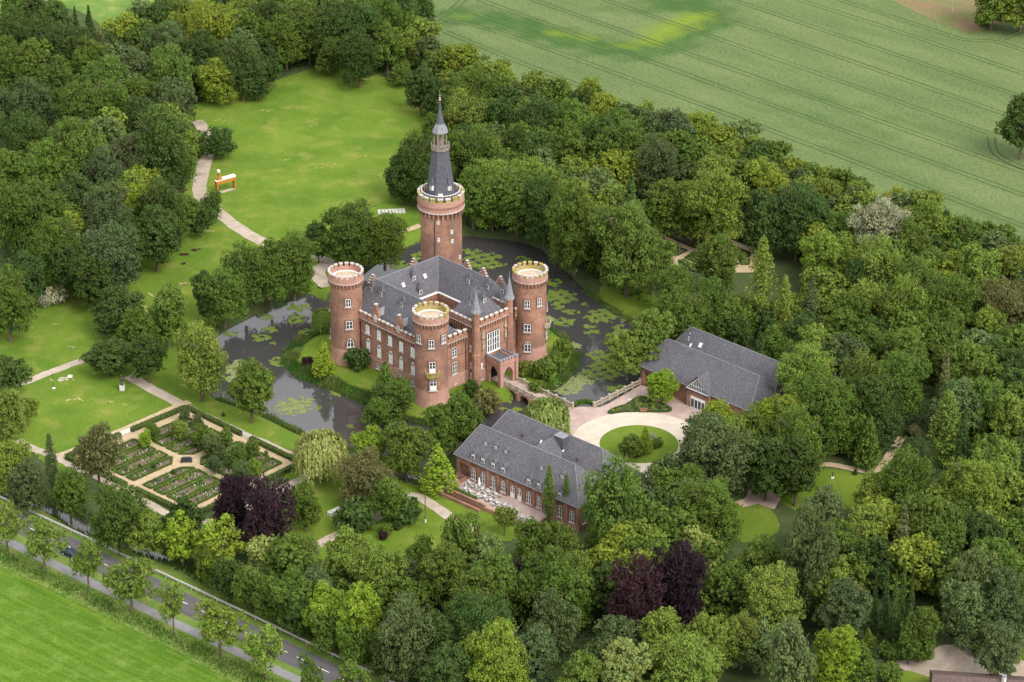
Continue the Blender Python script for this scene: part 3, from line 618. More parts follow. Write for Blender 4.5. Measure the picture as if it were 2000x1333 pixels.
def onplane(pts,x,y):
    a,b,c=[np.array(p) for p in pts]; n_=np.cross(b-a,c-a); d=_fw*FPX+np.array([1,0,0])*(x-1000)+_up*(666.5-y); t=((a-_C)@n_)/(d@n_); return Vector(_C+d*t)
for zx,zy in((1137,525),(1247,510)):
    front=zx>1200
    pl=[c4[1],c4[0],r2[0]] if front else [c4[3],c4[0],r2[0]]
    p=onplane(pl,600+zx/3.6,450+zy/3.6); pt_dormer(p,gf.n if front else -gf.d,groof)
# main roof ring -------------------------------------------------
ZR=19.2; A_=G(857,500,ZR); B_=G(736,546,ZR); C_=G(836,592,ZR); D_=A_+C_-B_
uu=(A_-B_).normalized(); vv=(B_-C_).normalized(); ce=(A_+C_)/2
def off(p,k,z):
    e=p-ce; su=1 if e.dot(uu)>0 else -1; sv=1 if e.dot(vv)>0 else -1
    q=p+uu*su*k+vv*sv*k; return Vector((q.x,q.y,z))
ri=[A_,B_,C_,D_]; outr=[off(p,5.5,11.7) for p in ri]; inr=[off(p,-4.1,12.9) for p in ri]
mb=MB()
W2=9.6; E2=outr[2]+uu*W2; E3=outr[3]-uu*W2
inr[2]=Vector((E2.x,E2.y,12.9))-vv*0; inr[3]=Vector((E3.x,E3.y,12.9))
for i in (0,1,3):
    j=(i+1)%4; mb.face([outr[i],outr[j],ri[j],ri[i]])
mb.face([inr[1],inr[0],ri[0],ri[1]]); mb.face([inr[0],inr[3],ri[3],ri[0]]); mb.face([inr[2],inr[1],ri[1],ri[2]])
mb.face([outr[2],E2,ri[2]]); mb.face([E3,outr[3],ri[3]])
mb.face([outr[2]+vv*5.5-Vector((0,0,.5)),outr[3]+vv*5.5-Vector((0,0,.5)),outr[3]-Vector((0,0,.5)),outr[2]-Vector((0,0,.5))])
roof=mb.build('main_roof',M['slate'],castle)
mb=MB()
for i in range(4):
    if i!=2: mb.tube(ri[i],ri[(i+1)%4],.1)
    mb.tube(ri[i],outr[i],.08)
mb.tube(ri[0],inr[0],.05); mb.build('ridge_capping',M['lead'],roof)
mb=MB()   # courtyard cornice and walls
for i in range(4):
    j=(i+1)%4; a,b=inr[i],inr[j]; d=(b-a).normalized(); ins=(ce-(a+b)/2); ins.z=0; ins.normalize()
    fr=Frame(a,d,ins); Ln=(b-a).length
    if i==2: continue
    mb.cur=0; mb.box(-.3,Ln+.3,-.55,.35,12.62,12.95,fr.M)
    mb.cur=1; mb.box(0,Ln,-.3,.1,3,12.6,fr.M); mb.cur=2; n=int(Ln/.7)
    for k in range(n): mb.box(Ln*(k+.5)/n-.14,Ln*(k+.5)/n+.14,.1,.26,11.0,11.8,fr.M)
    mb.box(0,Ln,.1,.2,9.9,10.1,fr.M)
    mb.cur=3
    for k in range(3): mb.box(Ln*(k+.5)/3-.6,Ln*(k+.5)/3+.6,.1,.16,6,9,fr.M)
mb.cur=0; mb.face([p+Vector((0,0,6-12.9)) for p in inr])
mb.build('courtyard_wall',[M['white'],M['brick'],M['brick_dark'],M['glass']],castle)['label']='inner court walls under a white cornice'
pl_bi=[ri[0],ri[1],inr[0]]; pl_ai=[ri[0],ri[3],inr[0]]; pl_lo=[ri[1],ri[2],outr[1]]
nin=lambda a,b:(lambda m:Vector((m.x,m.y,0)).normalized())(ce-(a+b)/2)
for zx,zy,pl,n_ in((752,352,pl_bi,nin(ri[0],ri[1])),(798,452,pl_bi,nin(ri[0],ri[1])),(1133,375,pl_ai,nin(ri[0],ri[3])),(1268,412,pl_ai,nin(ri[0],ri[3])),(1372,445,pl_ai,nin(ri[0],ri[3])),
    (518,465,pl_lo,-nin(ri[1],ri[2])),(664,540,pl_lo,-nin(ri[1],ri[2])),(448,430,pl_lo,-nin(ri[1],ri[2]))):
    pt_dormer(onplane(pl,600+zx/3.6,450+zy/3.6),n_,roof,2.0,1.0)
def skylight(p,pl,parent,w=.9,h=1.2,name='skylight'):
    a,b,c=pl; n_=(b-a).cross(c-a).normalized(); n_=n_ if n_.z>0 else -n_; t=(b-a); t.z=0; t.normalize(); u_=n_.cross(t)
    mb=MB(); q=[p+t*sx*w/2+u_*sy*h/2 for sx,sy in((-1,-1),(1,-1),(1,1),(-1,1))]
    vs_=q+[x+n_*.12 for x in q]; mb.cur=0; mb.add(vs_,[(3,2,1,0),(4,5,6,7)]+[(i,(i+1)%4,(i+1)%4+4,i+4) for i in range(4)])
    mb.cur=1; mb.face([p+(x-p)*.8+n_*.13 for x in q]); return mb.build(name,[M['lead'],M['white']],parent)
for zx,zy,pl in((827,323,pl_bi),(675,385,pl_bi)): skylight(onplane(pl,600+zx/3.6,450+zy/3.6),pl,roof)
# two gabled wall dormers with long ridges on the long facade
for zx,zy in((490,640),(652,720)):
    s_,z_=spx(wf,600+zx/3.6,450+zy/3.6-3); mb=MB(); z0=11.0
    for k,(w_,h_) in enumerate(((1.75,4.1),(1.35,4.7),(.95,5.2),(.5,5.7))): mb.cur=0; mb.box(s_-w_/2,s_+w_/2,-.25-.004*k,.42+.004*k,z0 if k==0 else z0+3.9,z0+h_,wf.M)
    mb.cur=1; mb.box(s_-.35,s_+.35,-.3,.5,z0+5.7,z0+5.85,wf.M)
    gd_=mb.build('gabled_dormer',[M['brick'],M['cap']],castle)
    window(wf,s_,z0+1.6,.7,1.5,gd_,'sash',off=.46,sill=False,hood=False)
    mb=MB(); mb.cur=0; zt=z0+4.4; f0=.0; 
    yb=-(ZR-zt)*0-5.8
    # ridge runs back level till it meets the roof slope
    a0=wf.at(s_,-.2,zt); a1=wf.at(s_,-5.1,zt); l0=wf.at(s_-.85,-.2,zt-1.4); r0=wf.at(s_+.85,-.2,zt-1.4); l1=wf.at(s_-.85,-3.7,zt-1.4); r1=wf.at(s_+.85,-3.7,zt-1.4)
    lb=wf.at(s_-.85,-.2,z0); rb=wf.at(s_+.85,-.2,z0)
    mb.face([a0,l0,l1,a1]); mb.face([a0,a1,r1,r0]); mb.cur=1; mb.face([l0,lb,l1]); mb.face([r0,r1,rb]); mb.build('dormer_roof',[M['lead'],M['slate_dark']],gd_)
# stepped gables peeping over the rear eaves
for zx,zy in((750,250),(1125,262),(1240,315),(1360,375),(462,362)):
    x_,y_=600+zx/3.6,450+zy/3.6
    fr=bf if zx in(750,462) else cf
    s_,z_=spx(fr,x_,y_); mb=MB(); z0=11.5
    zt=max(14.8,z_+1.6)
    for k,w_ in enumerate((2.6,1.9,1.2,.6)): mb.cur=0; mb.box(s_-w_/2,s_+w_/2,-.3-.004*k,.3+.004*k,z0 if k==0 else zt-1.5+k*.45-.45,zt-1.5+k*.55,fr.M); mb.cur=1; mb.box(s_-w_/2,s_+w_/2,-.35,.35,zt-1.5+k*.55,zt-1.42+k*.55,fr.M)
    mb.build('stepped_gable',[M['brick'],M['cap']],castle)
# main tower ------------------------------------------------------
MT=G(864,617); r=4.72; zz=lambda y:zat(MT,y)
ZP=zz(371.5)     # top of the merlons
mb=MB(); mb.lathe(MT,[(5.1,-.5),(4.95,8),(r+.05,15),(r,ZP-5.2)],48); body=mb.build('tall_tower',M['brick'],castle); body['label']='tall round brick tower behind the main roof'
mb=MB(); zc=ZP-5.4; n=30
mb.cur=2; mb.lathe(MT,[(r+.04,zc),(r+.04,zc+1.7)],48); mb.cur=5
for i in range(n):
    a=2*math.pi*i/n; mb.sector(MT,r,r+.55,a-.035,a+.035,zc+.2,zc+1.5,1)
    for e in(1,-1):
        a2=a+e*2*math.pi/n*.33; vs_=[(MT[0]+q*math.cos(t),MT[1]+q*math.sin(t),z_) for q in(r,r+.55) for t,z_ in((a,zc+1.5),(a2,zc+1.5),(a,zc+.8))]
        mb.add(vs_,[(0,1,2),(3,5,4),(0,3,4,1),(1,4,5,2),(2,5,3,0)])
R1=r+.62; mb.cur=1; mb.sector(MT,R1-.4,R1+.12,0,2*math.pi,zc+1.5,zc+1.75,48); mb.cur=3; mb.sector(MT,R1-.5,R1,0,2*math.pi,zc+1.75,zc+4.3,48)
mb.cur=0; 
for i in range(40): a=2*math.pi*i/40; mb.sector(MT,R1,R1+.1,a-.04,a+.04,zc+2.6,zc+2.95,1)
mb.sector(MT,R1,R1+.12,0,2*math.pi,zc+2.95,zc+3.1,40)
for i in range(18):
    a=2*math.pi*(i+.5)/18; w=2*math.pi/18*.33; mb.cur=4; mb.sector(MT,R1-.5,R1,a-w,a+w,zc+4.3,zc+5.1,2); mb.cur=1 if i%3 else 4; mb.sector(MT,R1-.58,R1+.1,a-w*1.08,a+w*1.08,zc+5.1,zc+5.35,2)
mb.build('battlement',[M['brick'],M['cap'],M['brick_dark'],M['brick_light'],M['moss'],M['brick']],castle)
mb=MB(); mb.cur=0; mb.lathe(MT,[(R1-.5,zc+3.4),(R1-.5,zc+3.5)],40)
mb.build('tower_deck',[M['lead']],castle)
mb=MB(); zr=zc+5.6; mb.sector(MT,R1-.95,R1-.83,0,2*math.pi,zr+.1,zr+.2,48)
for i in range(36): a=2*math.pi*i/36; p=MT+Vector((math.cos(a)*(R1-.89),math.sin(a)*(R1-.89),zc+3.5)); mb.tube(p,p+Vector((0,0,2.2)),.035,n=4)
mb.build('railing',M['white'],castle)
zb=zc+3.5; z1=zz(289); 
mb=MB(); a8=R(22.5)+R(3); mb.lathe(MT,[(3.65,zb),(3.4,zb+2),(1.98,z1)],8,a8); sp=mb.build('spire',M['slate_dark'],castle); sp['label']='tapering eight sided slate spire'
mb=MB(); mb.lathe(MT,[(1.95,z1-.5),(2.25,z1-.1),(2.25,z1+.15)],8,a8)
for i in range(8):
    a=a8+2*math.pi*i/8; b=a+2*math.pi/8; p=MT+Vector((2.15*math.cos(a),2.15*math.sin(a),z1)); q=MT+Vector((2.15*math.cos(b),2.15*math.sin(b),z1)); U=Vector((0,0,1))
    mb.tube(p,p+U*1.25,.13,n=5); mb.tube(p+U*1.1,q+U*1.1,.1,n=4); m_=(p+q)/2
    mb.tube(p+U*.2,m_+U*1.0,.07,n=4); mb.tube(q+U*.2,m_+U*1.0,.07,n=4); mb.tube(m_+U*.1,p+U*1.0,.06,n=4); mb.tube(m_+U*.1,q+U*1.0,.06,n=4)
mb.build('gallery_balustrade',M['weathered'],castle)
z2=zz(256)
mb=MB()
for i in range(8):
    a=a8+2*math.pi*i/8; p=MT+Vector((1.5*math.cos(a),1.5*math.sin(a),z1)); mb.tube(p,p+Vector((0,0,z2-z1)),.14,n=6)
    b=a+2*math.pi/8; q=MT+Vector((1.5*math.cos(b),1.5*math.sin(b),z1)); m_=(p+q)/2+Vector((0,0,z2-z1))
    mb.tube(p+Vector((0,0,z2-z1-1)),m_,.1,n=4); mb.tube(q+Vector((0,0,z2-z1-1)),m_,.1,n=4)
mb.lathe(MT,[(.5,z1),(.45,z2)],8); mb.build('lantern_arcade',M['weathered'],castle)
zt=zz(196); z3=zz(241)
mb=MB(); mb.cur=1; mb.lathe(MT,[(1.95,z2-.15),(1.85,z2+.15),(1.0,z3)],8,a8); mb.cur=0; mb.lathe(MT,[(1.0,z3),(.55,z3+2.2),(.1,zt)],8,a8); mb.build('lantern_roof',[M['slate_dark'],M['lead']],castle)
mb=MB(); T=MT+Vector((0,0,zt)); mb.lathe(T,[(.1,-.2),(.32,.1),(.1,.35),(.3,.6),(.05,.8)],8); mb.tube(T+Vector((0,0,.5)),T+Vector((0,0,2.3)),.05,n=4); mb.tube(T+Vector((-.35,0,1.2)),T+Vector((.35,0,1.2)),.05,n=4); mb.build('finial',M['stone'],castle)
# spire dormers + door
for az,y_ in((-90+38,350),(-90-38,350),(-90+142,350)):
    a=R(az); n_=Vector((math.cos(a),math.sin(a),0)); z_=zb+3.0; rr=3.65-(z_-zb)/(z1-zb)*1.55; fr=Frame(MT+n_*rr,Vector((-n_.y,n_.x,0)),n_); mb=MB()
    mb.cur=1; mb.box(-.36,.36,-.4,.28,z_,z_+1.3,fr.M); mb.cur=2; 
    for k in range(3): mb.box(-.3,.3,.28,.31,z_+.2+k*.4,z_+.32+k*.4,fr.M)
    mb.box(-.04,.04,.28,.32,z_,z_+1.3,fr.M)
    mb.cur=0; b=[fr.at(-.48,.42,z_+1.25),fr.at(.48,.42,z_+1.25),fr.at(.48,-.9,z_+1.25),fr.at(-.48,-.9,z_+1.25)]; ap=fr.at(0,-.45,z_+3.4)
    for i in range(4): mb.face([b[i],b[(i+1)%4],ap])
    mb.face(b[::-1]); mb.build('spire_dormer',[M['slate_dark'],M['white'],M['glass']],castle)
fr=Frame(MT+Vector((0,-3.4,0)),Vector((1,0,0)),Vector((0,-1,0))); mb=MB(); mb.cur=0; mb.box(-.5,.5,-.5,.25,zb,zb+2.3,fr.M); mb.cur=1; mb.box(-.33,.33,.25,.29,zb+.2,zb+2.0,fr.M); mb.build('deck_door',[M['white'],M['glass']],castle)
for zx,zy in((300,997),(303,1130),(397,1078),(400,1150),(451,1297)):
    x_,y_=780+zx/3.92,180+zy/3.92; t=(x_-PX((MT.x,MT.y,30))[0])/(4.72*8.15); a=-math.pi/2+math.asin(max(-.95,min(.95,t))); n_=Vector((math.cos(a),math.sin(a),0))
    fr=Frame(MT+n_*4.74,Vector((-n_.y,n_.x,0)),n_); z_=zat(Vector((MT.x,MT.y-4.4,0)),y_); window(fr,0,z_-.45,.55,.95,body,'sash',sill=False,hood=False,off=.06)
mb=MB(); a=R(-90-17); p=MT+Vector((math.cos(a)*5.0,math.sin(a)*5.0,8)); mb.tube(p,Vector((MT.x+math.cos(a)*4.82,MT.y+math.sin(a)*4.82,zc+1)),.09); mb.build('downpipe',M['darkmetal'],castle)
for fr_,s_ in((wf,3.9),(wf,wl-3.9),(rf,spx(rf,909,700)[0])):
    mb=MB(); mb.tube(fr_.at(s_,.15,0),fr_.at(s_,.15,10.6),.09); mb.build('downpipe',M['darkmetal'],castle)
# porch over the bridge ------------------------------------------------
DK=.35
pc=G(978,755,DK); pl_=G(949.5,741,DK); pr_=G(1008,742.5,DK)
pf=Frame(pc,(pr_-pc)); n0=pf.n if pf.n.dot(CT-pc)<0 else -pf.n; pf=Frame(pc,(pr_-pc),n0); pw=(pr_-pc).length
pdp=(pl_-pc).dot(-pf.n); pdp=max(3.2,min(5,pdp)); PH=6.3
def arch_panel(mb,fr,s0,s1,z0,z1,th,aw,ah,flip=False):
    """wall with one pointed arch opening; fr face at o=0, thickness inward"""
    c=(s0+s1)/2; n=8; pts=[]
    sp_=z0+ah-aw*.8
    L_=[(c-aw/2,z0)]+[(c+aw/2-aw*math.cos(R(60*i/n)),sp_+aw*.92*math.sin(R(60*i/n))) for i in range(n+1)]
    R_=[(2*c-a,b) for a,b in L_]
    for o_ in(0,-th):
        for k in range(len(L_)-1): mb.face([fr.at(s0,o_,L_[k][1]),fr.at(L_[k][0],o_,L_[k][1]),fr.at(L_[k+1][0],o_,L_[k+1][1]),fr.at(s0,o_,L_[k+1][1])]); mb.face([fr.at(s1,o_,R_[k][1]),fr.at(R_[k][0],o_,R_[k][1]),fr.at(R_[k+1][0],o_,R_[k+1][1]),fr.at(s1,o_,R_[k+1][1])])
        zt_=L_[-1][1]; mb.face([fr.at(s0,o_,zt_),fr.at(s1,o_,zt_),fr.at(s1,o_,z1),fr.at(s0,o_,z1)])
    for Q in(L_,R_):
        for k in range(len(Q)-1): mb.face([fr.at(Q[k][0],0,Q[k][1]),fr.at(Q[k][0],-th,Q[k][1]),fr.at(Q[k+1][0],-th,Q[k+1][1]),fr.at(Q[k+1][0],0,Q[k+1][1])])
    for a in(s0,s1): mb.face([fr.at(a,0,z0),fr.at(a,-th,z0),fr.at(a,-th,z1),fr.at(a,0,z1)])
mb=MB(); mb.cur=0; arch_panel(mb,pf,0,pw,DK-.3,PH-1.1,.5,pw-1.9,4.5)
pls=Frame(pc,-pf.n,-pf.d); arch_panel(mb,pls,0,pdp,DK-.3,PH-1.1,.5,pdp-1.9,4.5)
prs=Frame(pf.at(pw,0,0),-pf.n,pf.d); arch_panel(mb,prs,0,pdp,DK-.3,PH-1.1,.5,pdp-1.9,4.5)
for a,b in((0,0),(pw,0)): mb.prism([(a-.35,b-.35),(a+.35,b-.35),(a+.35,b+.35),(a-.35,b+.35)],-2.2,PH+.2,pf.M)
po=mb.build('porch',[M['brick_light']],castle); po['label']='open brick porch with pointed arches over the bridge end'
mb=MB(); mb.cur=0; mb.box(-.1,pw+.1,-.55,.12,PH-1.1,PH-.2,pf.M); mb.box(-.1,pdp,-.55,.12,PH-1.104,PH-.204,pls.M); mb.box(-.1,pdp,-.55,.12,PH-1.102,PH-.202,prs.M)
merlons_line(mb,pf,0,pw,-.25,.1,PH-.2,.45,.8); merlons_line(mb,pls,0,pdp,-.25,.1,PH-.2,.45,.8); merlons_line(mb,prs,0,pdp,-.25,.1,PH-.2,.45,.8)
for a in(0,pw): mb.cur=1; mb.prism([(a-.42,-.42),(a+.42,-.42),(a+.42,.42),(a-.42,.42)],PH+.2,PH+.55,pf.M)
mb.cur=2; mb.box(.1,pw-.1,-pdp,-.2,PH-.7,PH-.5,pf.M)
mb.build('porch_roof',[M['brick_light'],M['lead'],M['slate']],castle)
mb=MB(); s_=pw/2; dz=DK; 
ddp=-pdp+.12; mb.cur=0; mb.prism([(s_-1.3,ddp),(s_+1.3,ddp),(s_+1.3,ddp+.1),(s_-1.3,ddp+.1)],DK,DK+3.6,pf.M); mb.build('gate',M['dark'],castle)

# ================================================================= BRIDGE
b0=G(982,751,DK); b1=G(1046,782,DK); e0=G(1007,741.5,DK); e1=G(1119.5,796,DK)
bd=(e1-e0); bd.z=0; BL=bd.length; bd.normalize(); bn=Vector((-bd.y,bd.x,0)); 
if bn.dot(b0-e0)<0: bn=-bn
bw_=(b0-e0).dot(bn)
br=thing('bridge','brick arched footbridge with stone balustrades leading to the castle porch','bridge',tuple(e0+bd*BL/2+bn*bw_/2))
bfr=Frame(e0,bd,bn)   # o from 0 (far parapet) to bw_ (near parapet)
mb=MB(); BLn=BL-1.5; mb.cur=0
mb.box(-6,BL,0,bw_,DK-.25,DK,bfr.M); mb.build('deck',M['paving'],br)
mb=MB(); piers=[0.3,4.6,8.6,12.6]
for k,(a,b) in enumerate(zip(piers[:-1],piers[1:])):
    c=(a+b)/2; n=10; rr=(b-a)/2-.45
    for o_ in(0,bw_):
        for i in range(n):
            x0=c-rr+2*rr*i/n; x1=c-rr+2*rr*(i+1)/n; h0=math.sqrt(max(0,1-((x0-c)/rr)**2)); h1=math.sqrt(max(0,1-((x1-c)/rr)**2)); zz0=-1.5+1.35*h0; zz1=-1.5+1.35*h1
            mb.face([bfr.at(x0,o_,zz0),bfr.at(x1,o_,zz1),bfr.at(x1,o_,DK-.25),bfr.at(x0,o_,DK-.25)])
            if o_==0: mb.face([bfr.at(x0,0,zz0),bfr.at(x1,0,zz1),bfr.at(x1,bw_,zz1),bfr.at(x0,bw_,zz0)])
for a in piers: mb.box(a-.45,a+.45,-.25,bw_+.25,-3,DK-.26,bfr.M)
mb.box(12.9,BL,-.02,bw_+.02,-3,DK-.27,bfr.M); mb.box(-6,.1,-.02,bw_+.02,-2.6,DK-.27,bfr.M)
mb.build('arches',M['brick_light'],br)
def balustrade(fr,s0,s1,o,z,pitch,parent,z_end=None):
    n=max(1,round((s1-s0)/pitch)); p=(s1-s0)/n; mb=MB()
    for i in range(n+1):
        a=s0+p*i; mb.cur=0; mb.box(a-.2,a+.2,o-.2,o+.2,z-.3,z+1.15,fr.M); mb.box(a-.26,a+.26,o-.26,o+.26,z+1.15,z+1.27,fr.M)
        if i<n:
            a0,a1=a+.2,a+p-.2; mb.box(a0,a1,o-.12,o+.12,z+.82,z+.98,fr.M); mb.box(a0,a1,o-.12,o+.12,z,z+.14,fr.M); k=max(2,round((a1-a0)/.42))
            for j in range(k):
                x=a0+(a1-a0)*(j+.5)/k; mb.tube(fr.at(x-.16,o,z+.14),fr.at(x+.16,o,z+.82),.055,n=4); mb.tube(fr.at(x+.16,o,z+.14),fr.at(x-.16,o,z+.82),.055,n=4)
    return mb.build('balustrade',M['stone'],parent)
balustrade(bfr,.3,BL,.15,DK,2.55,br); balustrade(bfr,-.2,BL-4.5,bw_-.15,DK,2.55,br)
bal=thing('stone_balustrade','pierced stone balustrade along the moat beside the pink paving','balustrade',tuple(G(1210,772)))
q0=G(1160,795,.1); q1=G(1250,749,.1); balustrade(Frame(q0,q1-q0),0,(q1-q0).length,0,.05,2.6,bal)
# ================================================================= OUTBUILDINGS
def twin_wing(name,label,gl,gr,w,k0,k1,eave,zr,sp,rear_shift=0.):
    """two parallel hipped wings; gl, gr ground corners of the front wall"""
    b=thing(name,label,'building',tuple((gl+gr)/2)); fr=Frame(gl,gr-gl); Ln=(gr-gl).length
    if fr.n.y>0: fr=Frame(gl,gr-gl,-fr.n)
    def wing(o,nm,hw,s0,s1):
        mb=MB(); e=.45; zo=eave-.25
        P=[fr.at(s0-e,o+hw+e,zo),fr.at(s1+e,o+hw+e,zo),fr.at(s1+e,o-hw-e,zo),fr.at(s0-e,o-hw-e,zo)]; r0=fr.at(s0+k0,o,zr); r1=fr.at(s1-k1,o,zr)
        mb.face([P[0],P[1],r1,r0]); mb.face([P[1],P[2],r1]); mb.face([P[2],P[3],r0,r1]); mb.face([P[3],P[0],r0]); mb.face(P[::-1])
        ob=mb.build('roof',M['slate'],b); ob['label']=nm
        mb=MB(); mb.tube(r0,r1,.1,n=5)
        for p,q in((P[0],r0),(P[1],r1),(P[2],r1),(P[3],r0)): mb.tube(p,q,.07,n=4)
        mb.tube(P[0]+Vector((0,0,-.05)),P[1]+Vector((0,0,-.05)),.1,n=5)
        mb.build('ridge_capping',M['lead'],ob)
        return ob,[P[0],P[1],r0],(r0,r1)
    f=wing(-w,'roof over the front wing',w,0,Ln); r=wing(-w-sp,'roof over the rear wing',w,rear_shift,Ln+rear_shift)
    mb=MB(); mb.box(rear_shift+.01,Ln+rear_shift-.01,-2*w-sp+.01,-.8,0,eave-.3,fr.M); mb.build('rear_wall',M['brick'],b)
    return b,fr,Ln,f,r
# --- front building with arched windows
gl,gr=G(892,933),G(1131,1038.5)
hb,hf,HL,fw,rw_=twin_wing('gatehouse_wing_building','long brick house with twin slate roofs and white dormers behind the cafe terrace',gl,gr,5.,2.4,5.5,6.,11.6,8.75)
hb.name='long_brick_house'
mb=MB(); mb.cur=0
# front wall with an open archway at its left end
mb.box(3.6,HL,-.6,0,0,5.7,hf.M); mb.box(0,.6,-.6,0,0,5.7,hf.M); mb.box(.6,3.6,-.6,0,4.1,5.7,hf.M); mb.box(0,.5,-9.9,-.6,0,5.7,hf.M); mb.box(HL-.5,HL,-9.9,-.6,0,5.7,hf.M)
mb.cur=1; mb.box(0,HL,0,.12,0,1.3,hf.M)
fwall=mb.build('front_wall',[M['brick'],M['brick_light'],M['brick_dark']],hb)
mb=MB(); mb.box(.6,3.6,-2.2,-2.0,.9,4.1,hf.M); mb.build('gate',mat('green door',(.01,.07,.06),(.015,.09,.075),2,.6),hb)
bx=[]
for zx in(267,343,423,503,578,633,708,790,872,955,1052):
    s_,z_=spx(hf,860+zx/4.08,0); s_,_=spx(hf,860+zx/4.08,780+(640+(zx-267)*.42)/4.08-10); bx.append(s_)
for k,s_ in enumerate(bx):
    door=k in(4,5); window(hf,s_,1.15 if door else 1.55,1.15,3.0 if door else 2.75,fwall,'door' if door else 'sash',True,off=.06,sill=not door)
mb=MB()
for k in range(len(bx)+1):      # pilasters and corbel table between the bays
    a=bx[k-1]+.95 if k else 3.9; c=bx[k]-.95 if k<len(bx) else HL
    if k: mb.cur=0; mb.box(a+.12,max(a+.45,c-.12),0,.18,0,5.2,hf.M)
    if k<len(bx):
        n=6; a0=bx[k]-.95; a1=bx[k]+.95
        for i in range(n): x=a0+(a1-a0)*(i+.5)/n; mb.cur=2; mb.box(x-.09,x+.09,0,.16,4.75,5.15,hf.M)
mb.cur=0; mb.box(0,HL,0,.2,5.16,5.7,hf.M); mb.build('corbel_band',[M['brick'],M['brick_light'],M['brick_dark']],hb)
ef=Frame(hf.at(HL,0,0),-hf.n,hf.d); 
for a in(1.6,4.6,7.6): window(ef,a,1.4,1.3,2.8,fwall,'sash',True,off=.04)
def roof_dormer(pl,x,y,fr,parent,w=1.0,h=1.35,dep=1.7):
    p=onplane(pl,x,y); q=Frame(p,fr.d,fr.n); z=p.z; mb=MB(); F_=.5*h/1.35; zb_=z-.55*h/1.35-.1; a=z+.62*h/1.35; e=.12
    mb.cur=0; mb.box(-w/2,w/2,-dep,F_-.01,zb_-.1,a,q.M)
    mb.cur=1; mb.box(-w/2+.05,w/2-.05,F_,F_+.05,zb_,a-.04,q.M); mb.cur=2; mb.box(-w/2+.17,-.05,F_+.05,F_+.07,zb_+.15,a-.5*h/1.35,q.M); mb.box(.05,w/2-.17,F_+.05,F_+.07,zb_+.15,a-.5*h/1.35,q.M)
    mb.cur=0; ap=q.at(0,F_-.25,a+w*.8); bk=q.at(0,-dep,a+w*.8)
    l,r_=q.at(-w/2-e,F_+.1,a-.02),q.at(w/2+e,F_+.1,a-.02); lb,rb=q.at(-w/2-e,-dep,a-.02),q.at(w/2+e,-dep,a-.02)
    mb.face([l,r_,ap]); mb.face([l,ap,bk,lb]); mb.face([r_,rb,bk,ap]); mb.face([l,lb,rb,r_])
    return mb.build('dormer',[M['slate'],M['white'],M['glass']],parent)
P_=fw[1]
for zx,zy in((275,450),(353,482),(433,520),(513,555),(718,648),(798,682),(880,715),(963,755)): roof_dormer(P_,860+zx/4.08,780+zy/4.08,hf,fw[0])
for zx,zy in((370,350),(447,380),(530,413),(813,545),(977,613)): roof_dormer(P_,860+zx/4.08,780+zy/4.08,hf,fw[0],.75,.85,1.0)
# link roof between the wings with skylights and a lift housing
r0,r1=fw[2]; s_mid=spx(hf,860+830/4.08,780+360/4.08)[0]
rA,rB=rw_[2]; t=.60; ma=r0.lerp(r1,.5); 
pa=onplane([r0,r1,rA],1035,877) ; pb=onplane([r0,r1,rA],1087,855)
sA=(pa-hf.p).dot(hf.d); 
mb=MB(); zr=11.6
a=hf.at(sA,-5,zr); b_=hf.at(sA,-5-8.75,zr); 
for sg in(-1,1):
    c=hf.at(sA+sg*4.2,-5-4.4,6.9); d_=hf.at(sA+sg*.0,-5,zr)
    mb.face([a,b_,c])
lk=mb.build('link_roof',M['slate'],hb); 
skylight(onplane([a,b_,hf.at(sA-4.2,-9.4,6.9)],860+797/4.08,780+398/4.08),[a,b_,hf.at(sA-4.2,-9.4,6.9)],lk,.9,1.2)
skylight(onplane([a,b_,hf.at(sA-4.2,-9.4,6.9)],860+868/4.08,780+360/4.08),[a,b_,hf.at(sA-4.2,-9.4,6.9)],lk,.9,1.2)
mb=MB(); mb.cur=0; mb.box(sA+.3,sA+2.6,-13.0,-11.2,8.4,11.8,hf.M); mb.cur=1; mb.box(sA+.2,sA+2.7,-13.1,-11.1,11.8,11.95,hf.M); mb.build('lift_housing',[M['slate_dark'],M['lead']],hb)
Pr=rw_[1]
for zx,zy,w_,h_ in((805,340,.45,.9),(980,412,.5,.6),(1160,620,.9,1.3),(1182,632,.9,1.3)): skylight(onplane(Pr,860+zx/4.08,780+zy/4.08),Pr,rw_[0],w_,h_)
for zx,zy in((657,300),(1095,495)):
    p=onplane(Pr,860+zx/4.08,780+zy/4.08); mb=MB(); mb.tube(p-Vector((0,0,.3)),p+Vector((0,0,.8)),.2,.16,n=8); mb.lathe(p+Vector((0,0,.8)),[(.3,0),(.05,.3)],8); mb.build('vent_pipe',M['clay'],rw_[0])
p=onplane(P_,860+1185/4.08,780+765/4.08); pass
# --- terrace
TZ=.9
te=thing('cafe_terrace','raised brick paved cafe terrace with a low wall in front of the long brick house','terrace',tuple(hf.at(12,3,0)))
mb=MB(); mb.cur=0; mb.box(3.4,26,.2,6.3,-.2,TZ,hf.M); mb.build('paving',M['paving'],te)
mb=MB(); mb.cur=0; mb.box(3.4,14,6.3,6.7,-.2,TZ+.55,hf.M); mb.box(14,26,6.3,6.7,-.2,TZ+.1,hf.M); mb.box(3.0,3.4,.2,6.7,-.2,TZ+.55,hf.M); mb.box(-1.5,13.5,7.6,8.0,-.2,.75,hf.M)
mb.cur=0; mb.box(3.35,14,6.25,6.75,TZ+.55,TZ+.65,hf.M); mb.box(2.95,3.35,.2,6.75,TZ+.55,TZ+.65,hf.M); pass; mb.build('parapet_wall',[M['brick'],M['cap']],te)
mb=MB(); mb.cur=0
for i in range(6): mb.box(-1.2,3.0,1.5+i*.9,2.4+i*.9,-.2,TZ-i*.15,hf.M)
